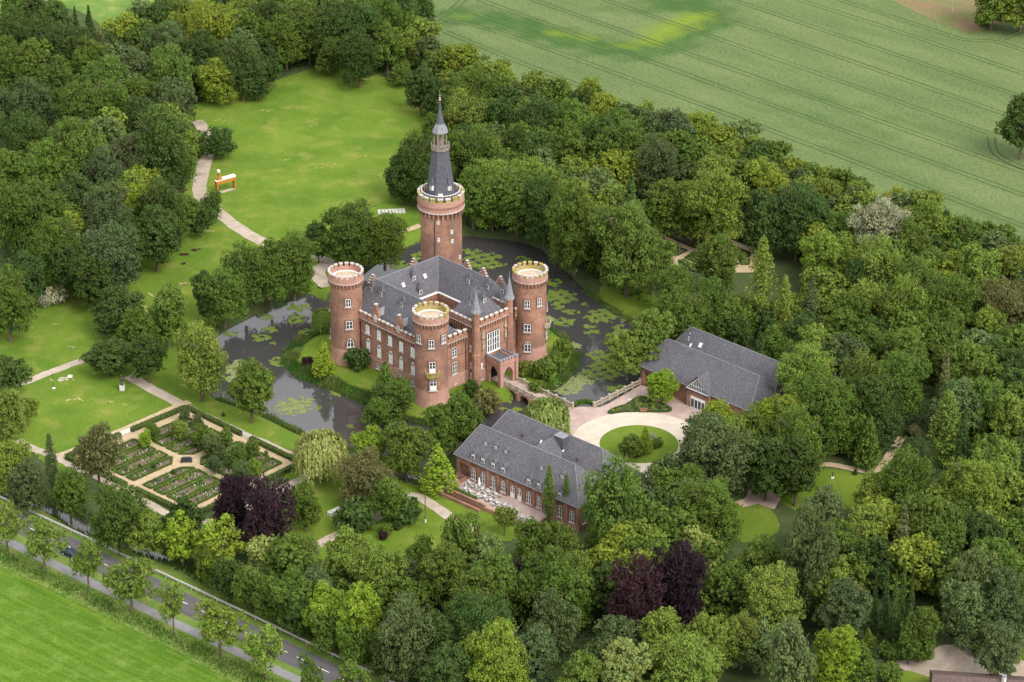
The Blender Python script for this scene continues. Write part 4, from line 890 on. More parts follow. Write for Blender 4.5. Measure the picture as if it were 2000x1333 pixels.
mb.box(-1.6,-1.2,.2,7.6,-.2,TZ+.6,hf.M); mb.build('ramp',[M['paving']],te)
mb=MB(); s0=(bx[4]+bx[5])/2
for i in range(3): mb.lathe(hf.at(s0,0,TZ),[(2.4-i*.4,0),(2.4-i*.4,.12*(i+1))],20)
mb.build('round_steps',M['paving'],te)
# furniture: one table and one chair, then copies
tab=thing('cafe_table','round white cafe table on the brick terrace','table',(0,0,0),0,'white tables set out on the terrace')
mb=MB(); mb.lathe((0,0,0),[(.38,.70),(.4,.73),(.38,.75)],14); mb.build('table_top',M['tabletop'],tab); mb=MB(); mb.tube((0,0,0),(0,0,.71),.04); mb.lathe((0,0,0),[(.28,0),(.04,.06)],8); mb.build('leg',M['galv'],tab)
chp=thing('cafe_chair','white and grey wicker cafe chair drawn up to a table on the terrace','chair',(0,0,0),0,'cafe chairs on the terrace')
mb=MB(); mb.box(-.22,.22,-.22,.22,.42,.47); mb.build('seat',M['wicker'],chp); mb=MB(); mb.box(-.24,.24,.2,.26,.5,.88); mb.build('backrest',M['galv'],chp)
for sx in(-1,1):
    for sy in(-1,1): mb=MB(); mb.tube((sx*.2,sy*.2,.42),(sx*.23,sy*.23,0),.025,n=4); mb.build('leg',M['darkmetal'],chp)
spots=[]
for i in range(9):
    for j in range(2): spots.append((5.6+i*1.75+(j*.8)+random.uniform(-.15,.15),2.0+j*2.1+random.uniform(-.25,.25)))
for i in range(4): spots.append((19.7+i*1.6,5.0+random.uniform(-.3,.3)))
spots=[q for q in spots if abs(q[0]-s0)>3.0 or q[1]>3.2]
ORDN=['first','second','third','fourth','fifth','sixth','seventh','eighth','ninth','tenth','eleventh']
def trow(o_): return 'house-side' if o_<3.2 else ('outer' if o_<4.55 else 'lowest')
rows={}
for q in sorted(spots): rows.setdefault(trow(q[1]),[]).append(q)
first=True
for (s_,o_) in spots:
    rw=trow(o_); kx=ORDN[rows[rw].index((s_,o_))]
    t=tab if first else copy_tree(tab); t.location=hf.at(s_,o_,TZ); t['label']=f'round pale cafe table, {kx} from the left in the {rw} terrace row'
    for k in range(4):
        if random.random()<.12 and not first: continue
        a=k*math.pi/2+random.uniform(-.4,.4); c=chp if (first and k==0) else copy_tree(chp); c.location=hf.at(s_,o_,TZ)+Vector((math.cos(a)*.8,math.sin(a)*.8,0)); c.rotation_euler.z=a-math.pi/2+random.uniform(-.3,.3)
        c['label']=f"wicker cafe chair on the {('right','far','left','near')[k]} side of the {kx} table, {rw} row"
    first=False
um=thing('folded_parasol','closed white parasol standing among the cafe tables','parasol',tuple(G(936,952,TZ)))
c=G(936,955,TZ); mb=MB(); mb.tube(c,c+Vector((0,0,2.6)),.04); mb.build('pole',M['galv'],um); mb=MB(); mb.lathe(c,[(.26,.9),(.3,1.0),(.2,2.0),(.05,2.75)],8); mb.build('canopy',M['white'],um)
# --- right building
gl,gr=G(1251.5,749.5),G(1462,838)
rb,rf2,RL,fw2,rw2=twin_wing('long_barn_building','brick annexe with plain twin slate roofs and a glazed gable, right of the court',gl,gr,5.,3.2,1.5,4.9,10.6,8.1)
rb.name='slate_roofed_annexe'
mb=MB(); mb.cur=0; mb.box(4.2,RL,-.6,0,0,4.6,rf2.M); mb.box(0,1.2,-.6,0,0,4.6,rf2.M); mb.box(1.2,4.2,-.6,0,3.5,4.6,rf2.M); mb.box(0,.5,-9.9,-.6,0,4.6,rf2.M); mb.box(RL-.5,RL,-9.9,-.6,0,4.6,rf2.M)
mb.cur=2; mb.box(1.1,4.3,0,.1,3.5,3.8,rf2.M); mb.box(0,RL,0,.1,4.3,4.6,rf2.M); fw2w=mb.build('front_wall',[M['brick'],M['brick_light'],M['clay']],rb)
mb=MB(); mb.box(1.2,4.2,-1.6,-1.4,0,3.5,rf2.M); mb.build('gate',M['dark'],rb)
sg0,_=spx(rf2,1130+985/4.65,790); sg1,_=spx(rf2,1130+1215/4.65,800); sc=(sg0+sg1)/2; hw=(sg1-sg0)/2; GZ=8.3
gb=MB(); gb.cur=0
gb.face([rf2.at(sc-hw,1.2,4.3),rf2.at(sc,1.2,GZ),rf2.at(sc,-3.0,GZ),rf2.at(sc-hw,0,4.3)]) ; gb.face([rf2.at(sc+hw,1.2,4.3),rf2.at(sc+hw,0,4.3),rf2.at(sc,-3.0,GZ),rf2.at(sc,1.2,GZ)])
gro=gb.build('gable_roof',M['slate'],rb)
mb=MB(); mb.cur=1; mb.face([rf2.at(sc-hw+.5,.9,4.5),rf2.at(sc+hw-.5,.9,4.5),rf2.at(sc,.9,GZ-.7)]); mb.cur=0
def bar(a,b,r=.07): mb.tube(rf2.at(a[0],.95,a[1]),rf2.at(b[0],.95,b[1]),r,n=4)
bar((sc-hw+.4,4.5),(sc+hw-.4,4.5),.12); bar((sc-hw+.4,4.5),(sc,GZ-.6),.1); bar((sc+hw-.4,4.5),(sc,GZ-.6),.1); 
k=int(hw*2/.55)
for i in range(1,k):
    x=-hw+.5+(2*hw-1)*i/k; top=4.5+(GZ-.7-4.5)*(1-abs(x)/(hw-.5)); bar((sc+x,4.5),(sc+x,top),.05)
bar((sc-hw*.6,5.6),(sc+hw*.6,5.6),.06)
mb.build('gable_window',[M['white'],M['glass']],rb)
mb=MB(); mb.cur=0; mb.box(sc-hw+.2,sc+hw-.2,0,.85,0,4.3,rf2.M); mb.cur=1; mb.box(sc-hw+.1,sc+hw-.1,.85,1.15,4.1,4.4,rf2.M); mb.box(sc-hw+.2,sc-hw+.5,.85,1.0,0,4.1,rf2.M); mb.build('gable_wall',[M['brick'],M['clay']],rb)
mb=MB(); mb.cur=0; mb.box(sc-1.8,sc+2.2,.9,1.02,.1,2.9,rf2.M); mb.cur=1
for i in range(4): mb.box(sc-1.65+i*1.0,sc-.85+i*1.0,1.02,1.04,.3,2.3,rf2.M)
mb.build('white_door',[M['white'],M['glass']],rb)
for zx,zy,w_,h_ in((1020,255,.5,1.0),(1108,255,1.0,1.3)): skylight(onplane(rw2[1],1130+zx/4.65,620+zy/4.65),rw2[1],rw2[0],w_,h_)
for zx,zy in((1015,148),(1005,182),(1000,205)): skylight(onplane(rw2[1],1130+zx/4.65,620+zy/4.65),rw2[1],rw2[0],.25,.3,'vent_tile')
# --- corner of a brown roofed house at the bottom right edge
q=G(1880,1375); hh=thing('brown_roofed_house','brown tiled roof of a house at the bottom right edge beside the gravel yard','building',tuple(q))
r0,r1=G(1822,1317,5.2),G(2030,1332,5.2); d=(r1-r0).normalized(); n_=Vector((d.y,-d.x,0)); hfr=Frame(r0,d,n_ if n_.y<0 else -n_); mb=MB(); Lh=26
mb.face([hfr.at(0,0,5.2),hfr.at(Lh,0,5.2),hfr.at(Lh+.3,6,2.6),hfr.at(-.5,6,2.6)]); mb.face([hfr.at(0,0,5.2),hfr.at(-.5,-4.5,3.2),hfr.at(Lh,-4.5,3.2),hfr.at(Lh,0,5.2)]); mb.face([hfr.at(0,0,5.2),hfr.at(-.5,6,2.6),hfr.at(-.5,-4.5,3.2)]); mb.build('roof',M['clay'],hh)
mb=MB(); mb.box(.3,Lh-.5,-4,5.5,0,2.9,hfr.M); mb.build('wall',M['brick'],hh)
c=G(1960,1338,4.4); mb=MB(); mb.cur=0; mb.lathe((c.x,c.y,0),[(.42,4),(.42,6.2)],4); mb.cur=1; mb.lathe((c.x,c.y,0),[(.35,6.2),(.5,6.35),(.5,6.5)],8); mb.build('chimney',[M['concrete'],M['lead']],hh)

# ================================================================= GARDEN PARTERRE
class Leafy:
    """collects leaf quads with tint"""
    def __init__(s): s.P=[];s.N=[];s.S=[];s.T=[]
    def add(s,P,N,size,tint):
        P=np.asarray(P,float); n=len(P); s.P.append(P); s.N.append(np.broadcast_to(N,(n,3)).astype(float)); s.S.append(np.broadcast_to(size,(n,)).astype(float)); s.T.append(np.broadcast_to(tint,(n,3)).astype(float))
    def build(s,name,m,parent=None,color=None,origin=None,aspect=1.,down=False):
        P=np.concatenate(s.P);N=np.concatenate(s.N);Sz=np.concatenate(s.S);T=np.concatenate(s.T); n=len(P)
        if origin is not None: P=P-np.array(origin)
        N=N+RNG.normal(0,.38,(n,3)); N/=np.linalg.norm(N,axis=1)[:,None]+1e-9
        A_=RNG.normal(0,1,(n,3)) if not down else np.tile([0,0,1.],(n,1))+RNG.normal(0,.15,(n,3))
        A_=np.cross(N,A_); A_/=np.linalg.norm(A_,axis=1)[:,None]+1e-9; B_=np.cross(N,A_)
        a=A_*(Sz/2)[:,None]; b=B_*(Sz/2*aspect)[:,None]
        V=np.stack([P-b*1.1,P+a*.8-b*.1,P+b*1.1,P-a*.8+b*.1],1).reshape(-1,3)
        F_=np.arange(4*n).reshape(-1,4)
        return npmesh(name,V,F_,m,np.repeat(T,4,0),parent)
def box_leaves(lf,a,b,w,h,z,dens,size,tint,topbias=1.):
    """clipped hedge from a to b (world xy)"""
    a=np.array(a[:2]);b=np.array(b[:2]); d=b-a; L=np.linalg.norm(d); 
    if L<.01: return
    d=d/L; nn=np.array([-d[1],d[0]])
    for face,area in(('t',L*w),('l',L*h),('r',L*h),('e',w*h),('f',w*h)):
        k=max(2,int(area*dens)); u=RNG.uniform(0,L,k); v=RNG.uniform(-w/2,w/2,k); zz_=RNG.uniform(0,h,k)
        if face=='t': zz_=np.full(k,h); N=np.array([0,0,1.])
        elif face=='l': v=np.full(k,w/2); N=np.array([*nn,0.2])
        elif face=='r': v=np.full(k,-w/2); N=np.array([*-nn,0.2])
        elif face=='e': u=np.zeros(k); N=np.array([*-d,0.2])
        else: u=np.full(k,L); N=np.array([*d,0.2])
        P=np.stack([a[0]+d[0]*u+nn[0]*v,a[1]+d[1]*u+nn[1]*v,z+zz_],1)+RNG.normal(0,.04,(k,3))
        t=np.array(tint)*RNG.uniform(.8,1.2,(k,1)); lf.add(P,N,size*RNG.uniform(.7,1.3,k),t)
def hedge(name,label,pts,w,h,color,cat='hedge',group=None,z=0,dens=26,size=.24,parent=None,closed=False):
    lf=Leafy(); mb=MB(); n=len(pts)
    for i in range(n if closed else n-1):
        a,b=pts[i],pts[(i+1)%n]; box_leaves(lf,a,b,w,h,z,dens,size,(1,1,1))
    base=Vector((sum(p[0] for p in pts)/n,sum(p[1] for p in pts)/n,z))
    if parent is None:
        t=thing(name,label,cat,tuple(base),0,group); par=t
    else: par=parent
    o=lf.build('foliage' if parent is None else name,M['hedge'],par,origin=ORG[par]); o.color=(*color,1); ORG[o]=ORG[par]
    # woody core keeps it solid
    mb=MB()
    for i in range(n if closed else n-1):
        a,b=Vector(pts[i][:2]),Vector(pts[(i+1)%n][:2]); d=(b-a); Lh=d.length
        if Lh<.05: continue
        f=Frame((a.x,a.y),(d.x,d.y)); mb.box(.02,Lh-.02,-w/2+.05,w/2-.05,z,z+h-.06,f.M)
    c=mb.build('hedge_core',M['hedge_core'],o if parent is None else parent); 
    if parent is None: c.location=(0,0,0)
    return par
M['hedge_core']=mat('hedge interior',(.03,.05,.015),(.04,.06,.02),2,.95)
gT,gR,gB,gL=G(364,799),G(588,908),G(377,1012),G(130,896)
def gq(a,b):   # a from T to R (0..1), b from T to L
    p=(gT*(1-a)+gR*a)*(1-b)+(gL*(1-a)+gB*a)*b; return p
HC=(.075,.13,.025)
gcen=gq(.5,.5)
sheet('herb_garden_gravel',[tuple(gq(a,b))[:2] for a,b in((0,0),(1,0),(1,1),(0,1))],.064,M['sand'])
for a0,b0,a1,b1,lb in((.0,.0,.0,.47,'lawn side hedge of the herb garden between its top corner and white gate'),(.0,.56,.0,1.,'lawn side hedge of the herb garden left of the white gate'),
    (.0,.0,.50,.0,'moat side hedge of the herb garden left of the white gate'),(.57,.0,1.,.0,'moat side hedge of the herb garden right of the white gate'),
    (1.,.0,1.,.40,'clipped hedge on the right end of the herb garden below the weeping willow'),(1.,.55,1.,1.,'clipped hedge behind the purple beeches by the herb garden'),(.0,1.,.48,1.,'clipped hedge on herb garden road side, left half'),(.55,1.,1.,1.,'clipped hedge on herb garden road side, right half')):
    n=10; hedge('clipped_hedge',lb,[tuple(gq(a0+(a1-a0)*i/n,b0+(b1-b0)*i/n))[:2] for i in range(n+1)],1.1,.95,(.115,.16,.035),group='hedges round the herb garden')
for a,b,dirv,lb in((0,.515,(0,1),'white garden gate in the lawn side hedge of the herb garden'),(.535,0,(1,0),'white garden gate in the hedge beside the path along the moat')):
    p=gq(a,b); d=(gq(a+.03*dirv[0],b+.03*dirv[1])-p); f=Frame(p,d); gt=thing('garden_gate',lb,'gate',tuple(p),0,'white gates of the herb garden'); mb=MB()
    for i in range(12): mb.box(-1.0+i*.18,-1.0+i*.18+.14,-.03,.03,.1,1.1,f.M)
    for z_ in(.2,.85): mb.box(-1.05,1.15,.03,.07,z_,z_+.12,f.M)
    mb.build('panel',M['white'],gt); mb=MB(); mb.box(-1.2,-1.05,-.08,.08,0,1.3,f.M); mb.box(1.15,1.3,-.08,.08,0,1.3,f.M); mb.build('post',M['white'],gt)
def planting(poly,parent,seed,n=170,zoff=.08,whites=True):
    """low herbs, clumps and white plant labels in a bed"""
    rs=np.random.default_rng(seed); lf=Leafy(); P=np.array(poly); x0,y0=P.min(0);x1,y1=P.max(0)
    pal=[(.12,.22,.03),(.17,.27,.04),(.20,.28,.04),(.08,.13,.04),(.14,.18,.10),(.25,.29,.08),(.11,.2,.03),(.07,.11,.035)]
    cnt=0; spots_=[]
    while cnt<n:
        x,y=rs.uniform(x0,x1),rs.uniform(y0,y1)
        if not inpoly(np.array([x]),np.array([y]),poly)[0] or polydist(np.array([x]),np.array([y]),poly)[0]<.35: cnt+=.3; continue
        h=rs.choice([.15,.3,.5,.8,1.1],p=[.3,.3,.2,.13,.07]); r=rs.uniform(.2,.45)*(.7+h*.7); k=int(16+60*h); c=np.array(pal[rs.integers(len(pal))])*rs.uniform(.8,1.2)
        th=rs.uniform(0,2*math.pi,k); ph=np.arccos(rs.uniform(0,1,k)); N=np.stack([np.sin(ph)*np.cos(th),np.sin(ph)*np.sin(th),np.cos(ph)],1)
        Q=np.stack([x+N[:,0]*r,y+N[:,1]*r,zoff+N[:,2]*h+rs.uniform(0,.1,k)],1); lf.add(Q,N,.2,c*rs.uniform(.8,1.2,(k,1))); cnt+=1
        if whites and rs.random()<.5: spots_.append((x+.3,y-.2))
    o=lf.build('herbs',M['herb'],parent,origin=ORG[parent]); o['kind']='stuff'
    if whites:
        mb=MB()
        for x,y in spots_: mb.box(x-.07,x+.07,y-.02,y+.02,zoff,zoff+.32)
        w=mb.build('plant_tags',M['white'],parent); w['kind']='stuff'
M['herb']=leafmat('herb leaves',(1,1,1))
words_q=['top','left','bottom','right']
strips=[(.090,.170),(.194,.274),(.298,.378),(.402,.462)]
bedno=0
qn={(0,0):'far quarter',(0,1):'left quarter',(1,0):'right quarter',(1,1):'near quarter'}
on=['outermost','second from outside','third from outside','innermost']
for qa in(0,1):
    for qb in(0,1):
        for k,(s0_,s1_) in enumerate(strips):
            A0_,A1_=(s0_,s1_) if qa==0 else (1-s1_,1-s0_); B0_,B1_=(.085,.465) if qb==0 else (.535,.915)
            pts=[(A0_,B0_),(A1_,B0_),(A1_,B1_),(A0_,B1_)]
            if k==3:      # chamfered corner near the centre
                ai=A1_ if qa==0 else A0_; ao=A0_ if qa==0 else A1_; bi=B1_ if qb==0 else B0_; bo=B0_ if qb==0 else B1_; cb=.06 if qb==0 else -.06; ca=.05 if qa==0 else -.05
                pts=[(ao,bo),(ai,bo),(ai,bi-cb),(ai-ca,bi),(ao,bi)]
            W_=[tuple(gq(a,b))[:2] for a,b in pts]; c=Vector((sum(p[0] for p in W_)/len(W_),sum(p[1] for p in W_)/len(W_),0))
            bed=thing('herb_bed',f'box edged herb bed, {on[k]}, {qn[(qa,qb)]} of the herb garden','flower bed',tuple(c),0,'box edged beds of the herb garden')
            sheet('soil',W_,.075,M['soil'],parent=bed)
            hedge('box_edging',None,W_,.45,.42,(.125,.195,.025),dens=45,size=.18,parent=bed,closed=True)
            planting(W_,bed,100+bedno,62 if k<3 else 40); bedno+=1
# dark seat group at the crossing
ct=thing('timber_bench','dark four-sided bench structure at the centre of the herb garden paths','bench',tuple(gcen)); f=Frame(gcen,Vector((1,.05,0))); mb=MB()
mb.box(-1.05,1.05,-.75,-.35,.35,.45,f.M); mb.box(-1.05,1.05,.35,.75,.35,.45,f.M); mb.build('seat',M['darkmetal'],ct); mb=MB(); mb.box(-.85,.85,-.35,.35,0,.9,f.M); mb.box(-.9,.9,-.4,.4,.9,.98,f.M); mb.build('backrest',M['darkmetal'],ct)
for sx in(-1,1): mb=MB(); mb.box(sx*1.05-.1,sx*1.05+.1,-.8,.8,0,.62,f.M); mb.build('armrest',M['darkmetal'],ct)
# second garden, behind the moat on the right
z_q=lambda L_:[(1000+a/4,333+b/4) for a,b in L_]
sheet('rose_garden_gravel',gp(z_q([(940,250),(1080,290),(1260,350),(1500,460),(1880,610),(1960,700),(1880,800),(1500,800),(1300,760),(1140,720),(1000,500),(900,400)])),.05,M['sand'])
sheet('garden_steps',gp(z_q([(1690,490),(1790,430),(1850,440),(1860,500),(1760,530)])),.06,M['paving'])
rgl=['uppermost bed of the far rose garden','lozenge bed left of the crossing in the far rose garden','long bed on the upper side of the far rose garden','bed left of the sandy crossing in the far rose garden','bed right of the sandy crossing in the far rose garden','lowest bed of the far rose garden','right hand bed of the far rose garden','lower right bed of the far rose garden']
for k,L_ in enumerate(([(1060,320),(1150,340),(1320,420),(1270,440),(1180,430),(1060,375)],[(1190,505),(1230,470),(1300,465),(1490,570),(1430,612)],[(1310,440),(1350,428),(1540,510),(1500,555),(1400,520)],[(1190,570),(1370,630),(1290,670),(1190,655)],[(1350,690),(1430,640),(1500,690),(1490,745)],[(1300,710),(1340,703),(1480,770),(1450,800),(1330,770)],[(1740,600),(1860,650),(1850,682),(1740,655)],[(1780,690),(1860,700),(1850,740),(1790,740)])):
    W_=gp(z_q(L_)); c=Vector((sum(p[0] for p in W_)/len(W_),sum(p[1] for p in W_)/len(W_),0)); bed=thing('rose_bed','box edged '+rgl[k],'flower bed',tuple(c),0,'box edged beds of the far rose garden')
    sheet('soil',W_,.06,M['soil'],parent=bed); hedge('box_edging',None,W_,.35,.35,(.06,.12,.02),dens=35,size=.18,parent=bed,closed=True); planting(W_,bed,300+k,70,whites=False)
hedge('tall_hedge','tall dark clipped hedge along the upper edge of the far rose garden',gp(z_q([(1010,262),(1060,250),(1200,300),(1400,390),(1560,450),(1900,585)])),2.0,2.4,(.045,.085,.02),dens=12,size=.35)
# lens shaped bed and bench in the court
z_r=lambda L_:[(1130+a/4.65,620+b/4.65) for a,b in L_]
W_=gp(z_r([(275,868),(330,835),(440,800),(500,760),(560,730),(605,738),(660,765),(740,790),(835,838),(810,860),(700,862),(560,858),(400,862),(300,877)]),0,2)
c=Vector((sum(p[0] for p in W_)/len(W_),sum(p[1] for p in W_)/len(W_),0)); bed=thing('court_bed','lens shaped planted bed between the pink paving and the cream gravel circle','flower bed',tuple(c)); sheet('soil',W_,.085,M['soil'],parent=bed); hedge('edging',None,W_,.6,.4,(.08,.13,.04),dens=30,size=.2,parent=bed,closed=True); planting(W_,bed,401,230,.1,False)
def bench(p,ang,label,m):
    b=thing('park_bench',label,'bench',tuple(p)); f=Frame(p,Vector((math.cos(ang),math.sin(ang),0))); 
    mb=MB(); mb.box(-.9,.9,-.1,.4,.42,.48,f.M); mb.build('seat',m,b); mb=MB(); mb.box(-.9,.9,-.2,-.12,.5,.95,f.M); mb.build('backrest',m,b)
    for s_ in(-.8,.8): mb=MB(); mb.box(s_-.05,s_+.05,-.15,.38,0,.6,f.M); mb.build('leg',M['darkmetal'],b)
bench(G(1257,805,.06),0,'brown wooden bench facing the gravel circle in front of the lens shaped bed',M['brownwood'])
sheet('drain_cover',gp(z_r([(440,752),(462,738),(486,745),(466,760)])),.064,M['concrete'])
hedge('curved_hedge','low curved hedge on the waterside between the two balustrades',gp([(1121,795),(1130,789),(1145,787),(1158,791)],0),1.,.8,(.09,.17,.02),dens=30,size=.22)

# ================================================================= SCULPTURES AND SMALL THINGS
def V3(x,y,z=0): return G(x,y,z)
# orange timber sculpture on the lawn
p=V3(423,379); q=V3(459,369); d=q-p; f=Frame(p,d); Ls=d.length
sc_=thing('timber_sculpture','orange timber gate-like sculpture with a crooked neck and pale head on the lawn','sculpture',tuple((p+q)/2))
for a,o_ in((0,.35),(0,-.35),(Ls-.35,.35),(Ls-.35,-.35)):
    mb=MB(); mb.box(a,a+.35,o_-.15,o_+.15,0,2.9,f.M); mb.build('leg',M['rustwood'],sc_)
mb=MB(); mb.cur=0; mb.box(-.15,Ls+.1,-.5,.5,2.6,3.5,f.M); mb.cur=1; mb.box(-.15,Ls+.1,-.5,.5,3.5,3.6,f.M); mb.box(1.7,Ls+.1,-.5,.5,3.6,4.0,f.M); mb.build('beam',[M['rustwood'],M['white']],sc_)
mb=MB(); mb.box(.3,Ls,-.55,.55,0,.15,f.M); mb.build('base',M['stone'],sc_)
mb=MB(); pts=[(.2,3.5),(1.7,3.6),(1.5,4.4),(1.35,5.0),(1.0,5.9),(.75,5.8),(.9,5.1),(.7,4.5)]
vs_=[f.at(a,o_,b) for o_ in(-.3,.3) for a,b in pts]; n=len(pts); mb.add(vs_,[tuple(range(n)),tuple(range(n,2*n))[::-1]]+[(i,(i+1)%n,(i+1)%n+n,i+n) for i in range(n)]); mb.build('neck',M['rustwood'],sc_)
mb=MB(); mb.box(.5,1.2,-.3,.3,5.8,6.4,f.M); mb.build('head',M['white'],sc_)
# slab field on the lawn
sl_=thing('stone_slab_row','row of pale square stone slabs set in the lawn behind the castle','sculpture',tuple(V3(766,418))); a,b=V3(738,416),V3(792,413); f=Frame(a,b-a); L_=(b-a).length; mb=MB()
for i in range(8):
    for j in range(3): mb.box(L_*i/8+.08,L_*(i+1)/8-.08,-1.6+j*.95,-1.6+j*.95+.8,.0,.14,f.M)
mb.build('slabs',M['concrete'],sl_)
# statue on plinth, left lawn
st=thing('bronze_statue','dark bronze figure on a pale stone block beside the round yew','statue',tuple(V3(239,762))); c=V3(239,762); mb=MB(); mb.box(c.x-.55,c.x+.55,c.y-.55,c.y+.55,0,1.25); mb.build('plinth',M['concrete'],st)
mb=MB(); mb.lathe((c.x,c.y,1.25),[(.4,0),(.42,.4),(.25,.8),(.35,1.3),(.42,1.7),(.15,2.0),(.22,2.25),(.2,2.45),(.05,2.6)],12); mb.tube((c.x-.35,c.y,2.9),(c.x-.7,c.y-.1,2.2),.12,.08); mb.tube((c.x+.35,c.y,2.9),(c.x+.6,c.y-.2,3.3),.12,.08); mb.build('figure',M['bronze'],st)
lp=thing('lamp_post','thin dark lamp post with a white foot on the left lawn','lamp post',tuple(V3(105,759))); c=V3(105,759); mb=MB(); mb.tube(c,c+Vector((0,0,3.3)),.06); mb.build('post',M['darkmetal'],lp); mb=MB(); mb.lathe(c,[(.4,0),(.35,.15)],10); mb.build('foot',M['white'],lp); mb=MB(); mb.lathe(c+Vector((0,0,3.3)),[(.1,0),(.16,.25),(.05,.4)],8); mb.build('lamp_head',M['darkmetal'],lp)
mb=MB(); c=V3(118,742); 
for i in range(26): x,y=c.x+random.gauss(0,.9),c.y+random.gauss(0,.6); mb.lathe((x,y,0),[(.28,0),(.2,.14),(.02,.2)],6)
o=mb.build('rubble_heap',M['stone']); tag(o,'spread of pale rubble and boards on the left lawn near the lamp post','rubble')
c=V3(137,737); mb=MB(); mb.box(c.x-.5,c.x+.5,c.y-.35,c.y+.35,0,.35); mb.box(c.x-.35,c.x+.1,c.y-.2,c.y+.2,.35,.45); tag(mb.build('white_block',M['white']),'small white block lying on the left lawn beyond the rubble','block')
# stone table
p,q=V3(643,1008),V3(663,998); f=Frame(p,q-p); L_=(q-p).length; t=thing('stone_table_sculpture','pale concrete trough with round bowls on top, on the garden lawn','sculpture',tuple((p+q)/2)); mb=MB(); mb.box(-.1,L_+.1,-.55,.55,0,.8,f.M); mb.build('block',M['concrete'],t)
for a in(.6,L_-.6): mb=MB(); mb.lathe(f.at(a,0,.8),[(.3,0),(.34,.15),(.2,.16)],12); mb.build('bowl',M['galv'],t)
# telegraph pole
c=V3(831,1021); t=thing('telegraph_pole','tall dark wooden pole with a white foot on the lawn below the cafe terrace','pole',tuple(c)); mb=MB(); mb.tube(c,c+Vector((0,0,6.2)),.14,.1); mb.tube(c+Vector((-.5,0,5.9)),c+Vector((.5,0,5.9)),.05,n=4); mb.build('post',M['bark'],t); mb=MB(); mb.lathe(c,[(.17,0),(.16,.8)],8); mb.build('foot',M['white'],t)
# ring by the moat
c=V3(881,806,-.25); mb=MB(); 
for i in range(20): a=2*math.pi*i/20;b=2*math.pi*(i+1)/20; mb.tube(c+Vector((math.cos(a)*.85,math.sin(a)*.85,0)),c+Vector((math.cos(b)*.85,math.sin(b)*.85,0)),.12,n=6)
tag(mb.build('white_ring',M['white']),'white ring lying on the grass at the foot of the near castle tower','ring')
# tent
c=V3(30,640); t=thing('garden_tent','small dark green tent with a white top half hidden at the left edge','tent',tuple(c)); mb=MB(); mb.box(c.x-1.4,c.x+1.2,c.y-1.3,c.y+1.3,0,1.7); mb.build('wall',M['tentgreen'],t); mb=MB(); mb.prism([(c.x-1.6,c.y-1.5),(c.x+1.4,c.y-1.5),(c.x+1.4,c.y+1.5),(c.x-1.6,c.y+1.5)],1.7,1.8); mb.box(c.x-.9,c.x+.8,c.y-.8,c.y+.8,1.8,2.1); mb.build('roof',M['white'],t)
# small sculptures on the right
c=V3(1626,934,.05); t=thing('slim_figure','slim dark figure on a white block on the small lawn behind the annexe','statue',tuple(c)); mb=MB(); mb.box(c.x-.3,c.x+.3,c.y-.3,c.y+.3,.04,.3); mb.build('plinth',M['white'],t); mb=MB(); mb.lathe(c,[(.12,.3),(.16,.9),(.1,1.2),(.13,1.4),(.03,1.6)],8); mb.build('figure',M['bronze'],t)
c=V3(1741,842); t=thing('white_statue','pale statue standing in the shade under the trees on the right','statue',tuple(c)); mb=MB(); mb.box(c.x-.4,c.x+.4,c.y-.4,c.y+.4,0,.7); mb.build('plinth',M['concrete'],t); mb=MB(); mb.lathe(c,[(.35,.7),(.4,1.3),(.22,1.7),(.36,2.2),(.15,2.5),(.2,2.75),(.04,2.95)],10); mb.build('figure',M['white'],t)
c=V3(1736,1283); t=thing('salmon_figure','small salmon coloured figure on a post beside the gravel yard','statue',tuple(c)); mb=MB(); mb.tube(c,c+Vector((0,0,1.3)),.08); mb.build('post',M['bark'],t); mb=MB(); mb.lathe(c+Vector((0,0,1.3)),[(.1,0),(.26,.25),(.15,.5),(.2,.7),(.04,.9)],8); mb.build('figure',M['peach'],t)
# snag and dead tree
def branchy(name,label,base,h,m,seed,spread=.6,n=6,cat='tree'):
    rs=random.Random(seed); t=thing(name,label,cat,tuple(base)); mb=MB(); 
    def br(p,d,L,r,k):
        q=p+d*L; mb.tube(p,q,r,r*.6,n=5)
        if k>0:
            for _ in range(2 if k<3 else n//2): e=(d+Vector((rs.uniform(-1,1),rs.uniform(-1,1),rs.uniform(-.1,.7)))*spread).normalized(); br(q,e,L*rs.uniform(.55,.85),r*.6,k-1)
    br(Vector(base),Vector((0,0,1)),h*.3,.22,4); mb.build('trunk',m,t); return t
branchy('dead_tree','bare pale dead tree in the brown plot at the top right corner',G(1860,24),8,M['deadwood'],3,.75)
branchy('dead_tree','dead pale branches sticking out of the wood at the top left',G(452,86,6),12,M['deadwood'],8,.6)
# bollards, rail
gr0=[(-40,957),(0,976),(100,1023),(200,1070),(300,1118),(400,1165),(500,1212),(600,1260),(750,1331),(800,1354)]
W_=gp(gr0); t=thing('guard_rail','long weathered guard rail on posts between the road and the trees','guard rail',(W_[4][0],W_[4][1],0)); mb=MB()
for a,b in zip(W_[:-1],W_[1:]):
    f=Frame(a,Vector(b)-Vector(a)); Lr=(Vector(b)-Vector(a)).length; mb.cur=0; mb.box(0,Lr,-.03,.03,.5,.85,f.M); mb.box(0,Lr,-.16,.14,.85,.9,f.M)
mb.build('rail',M['galv'],t); mb=MB()
for a,b in zip(W_[:-1],W_[1:]):
    f=Frame(a,Vector(b)-Vector(a)); Lr=(Vector(b)-Vector(a)).length; k=int(Lr/3)
    for i in range(k): mb.box(Lr*i/k-.06,Lr*i/k+.06,.03,.13,0,.7,f.M)
ps=mb.build('posts',M['galv'],t); ps['kind']='stuff'
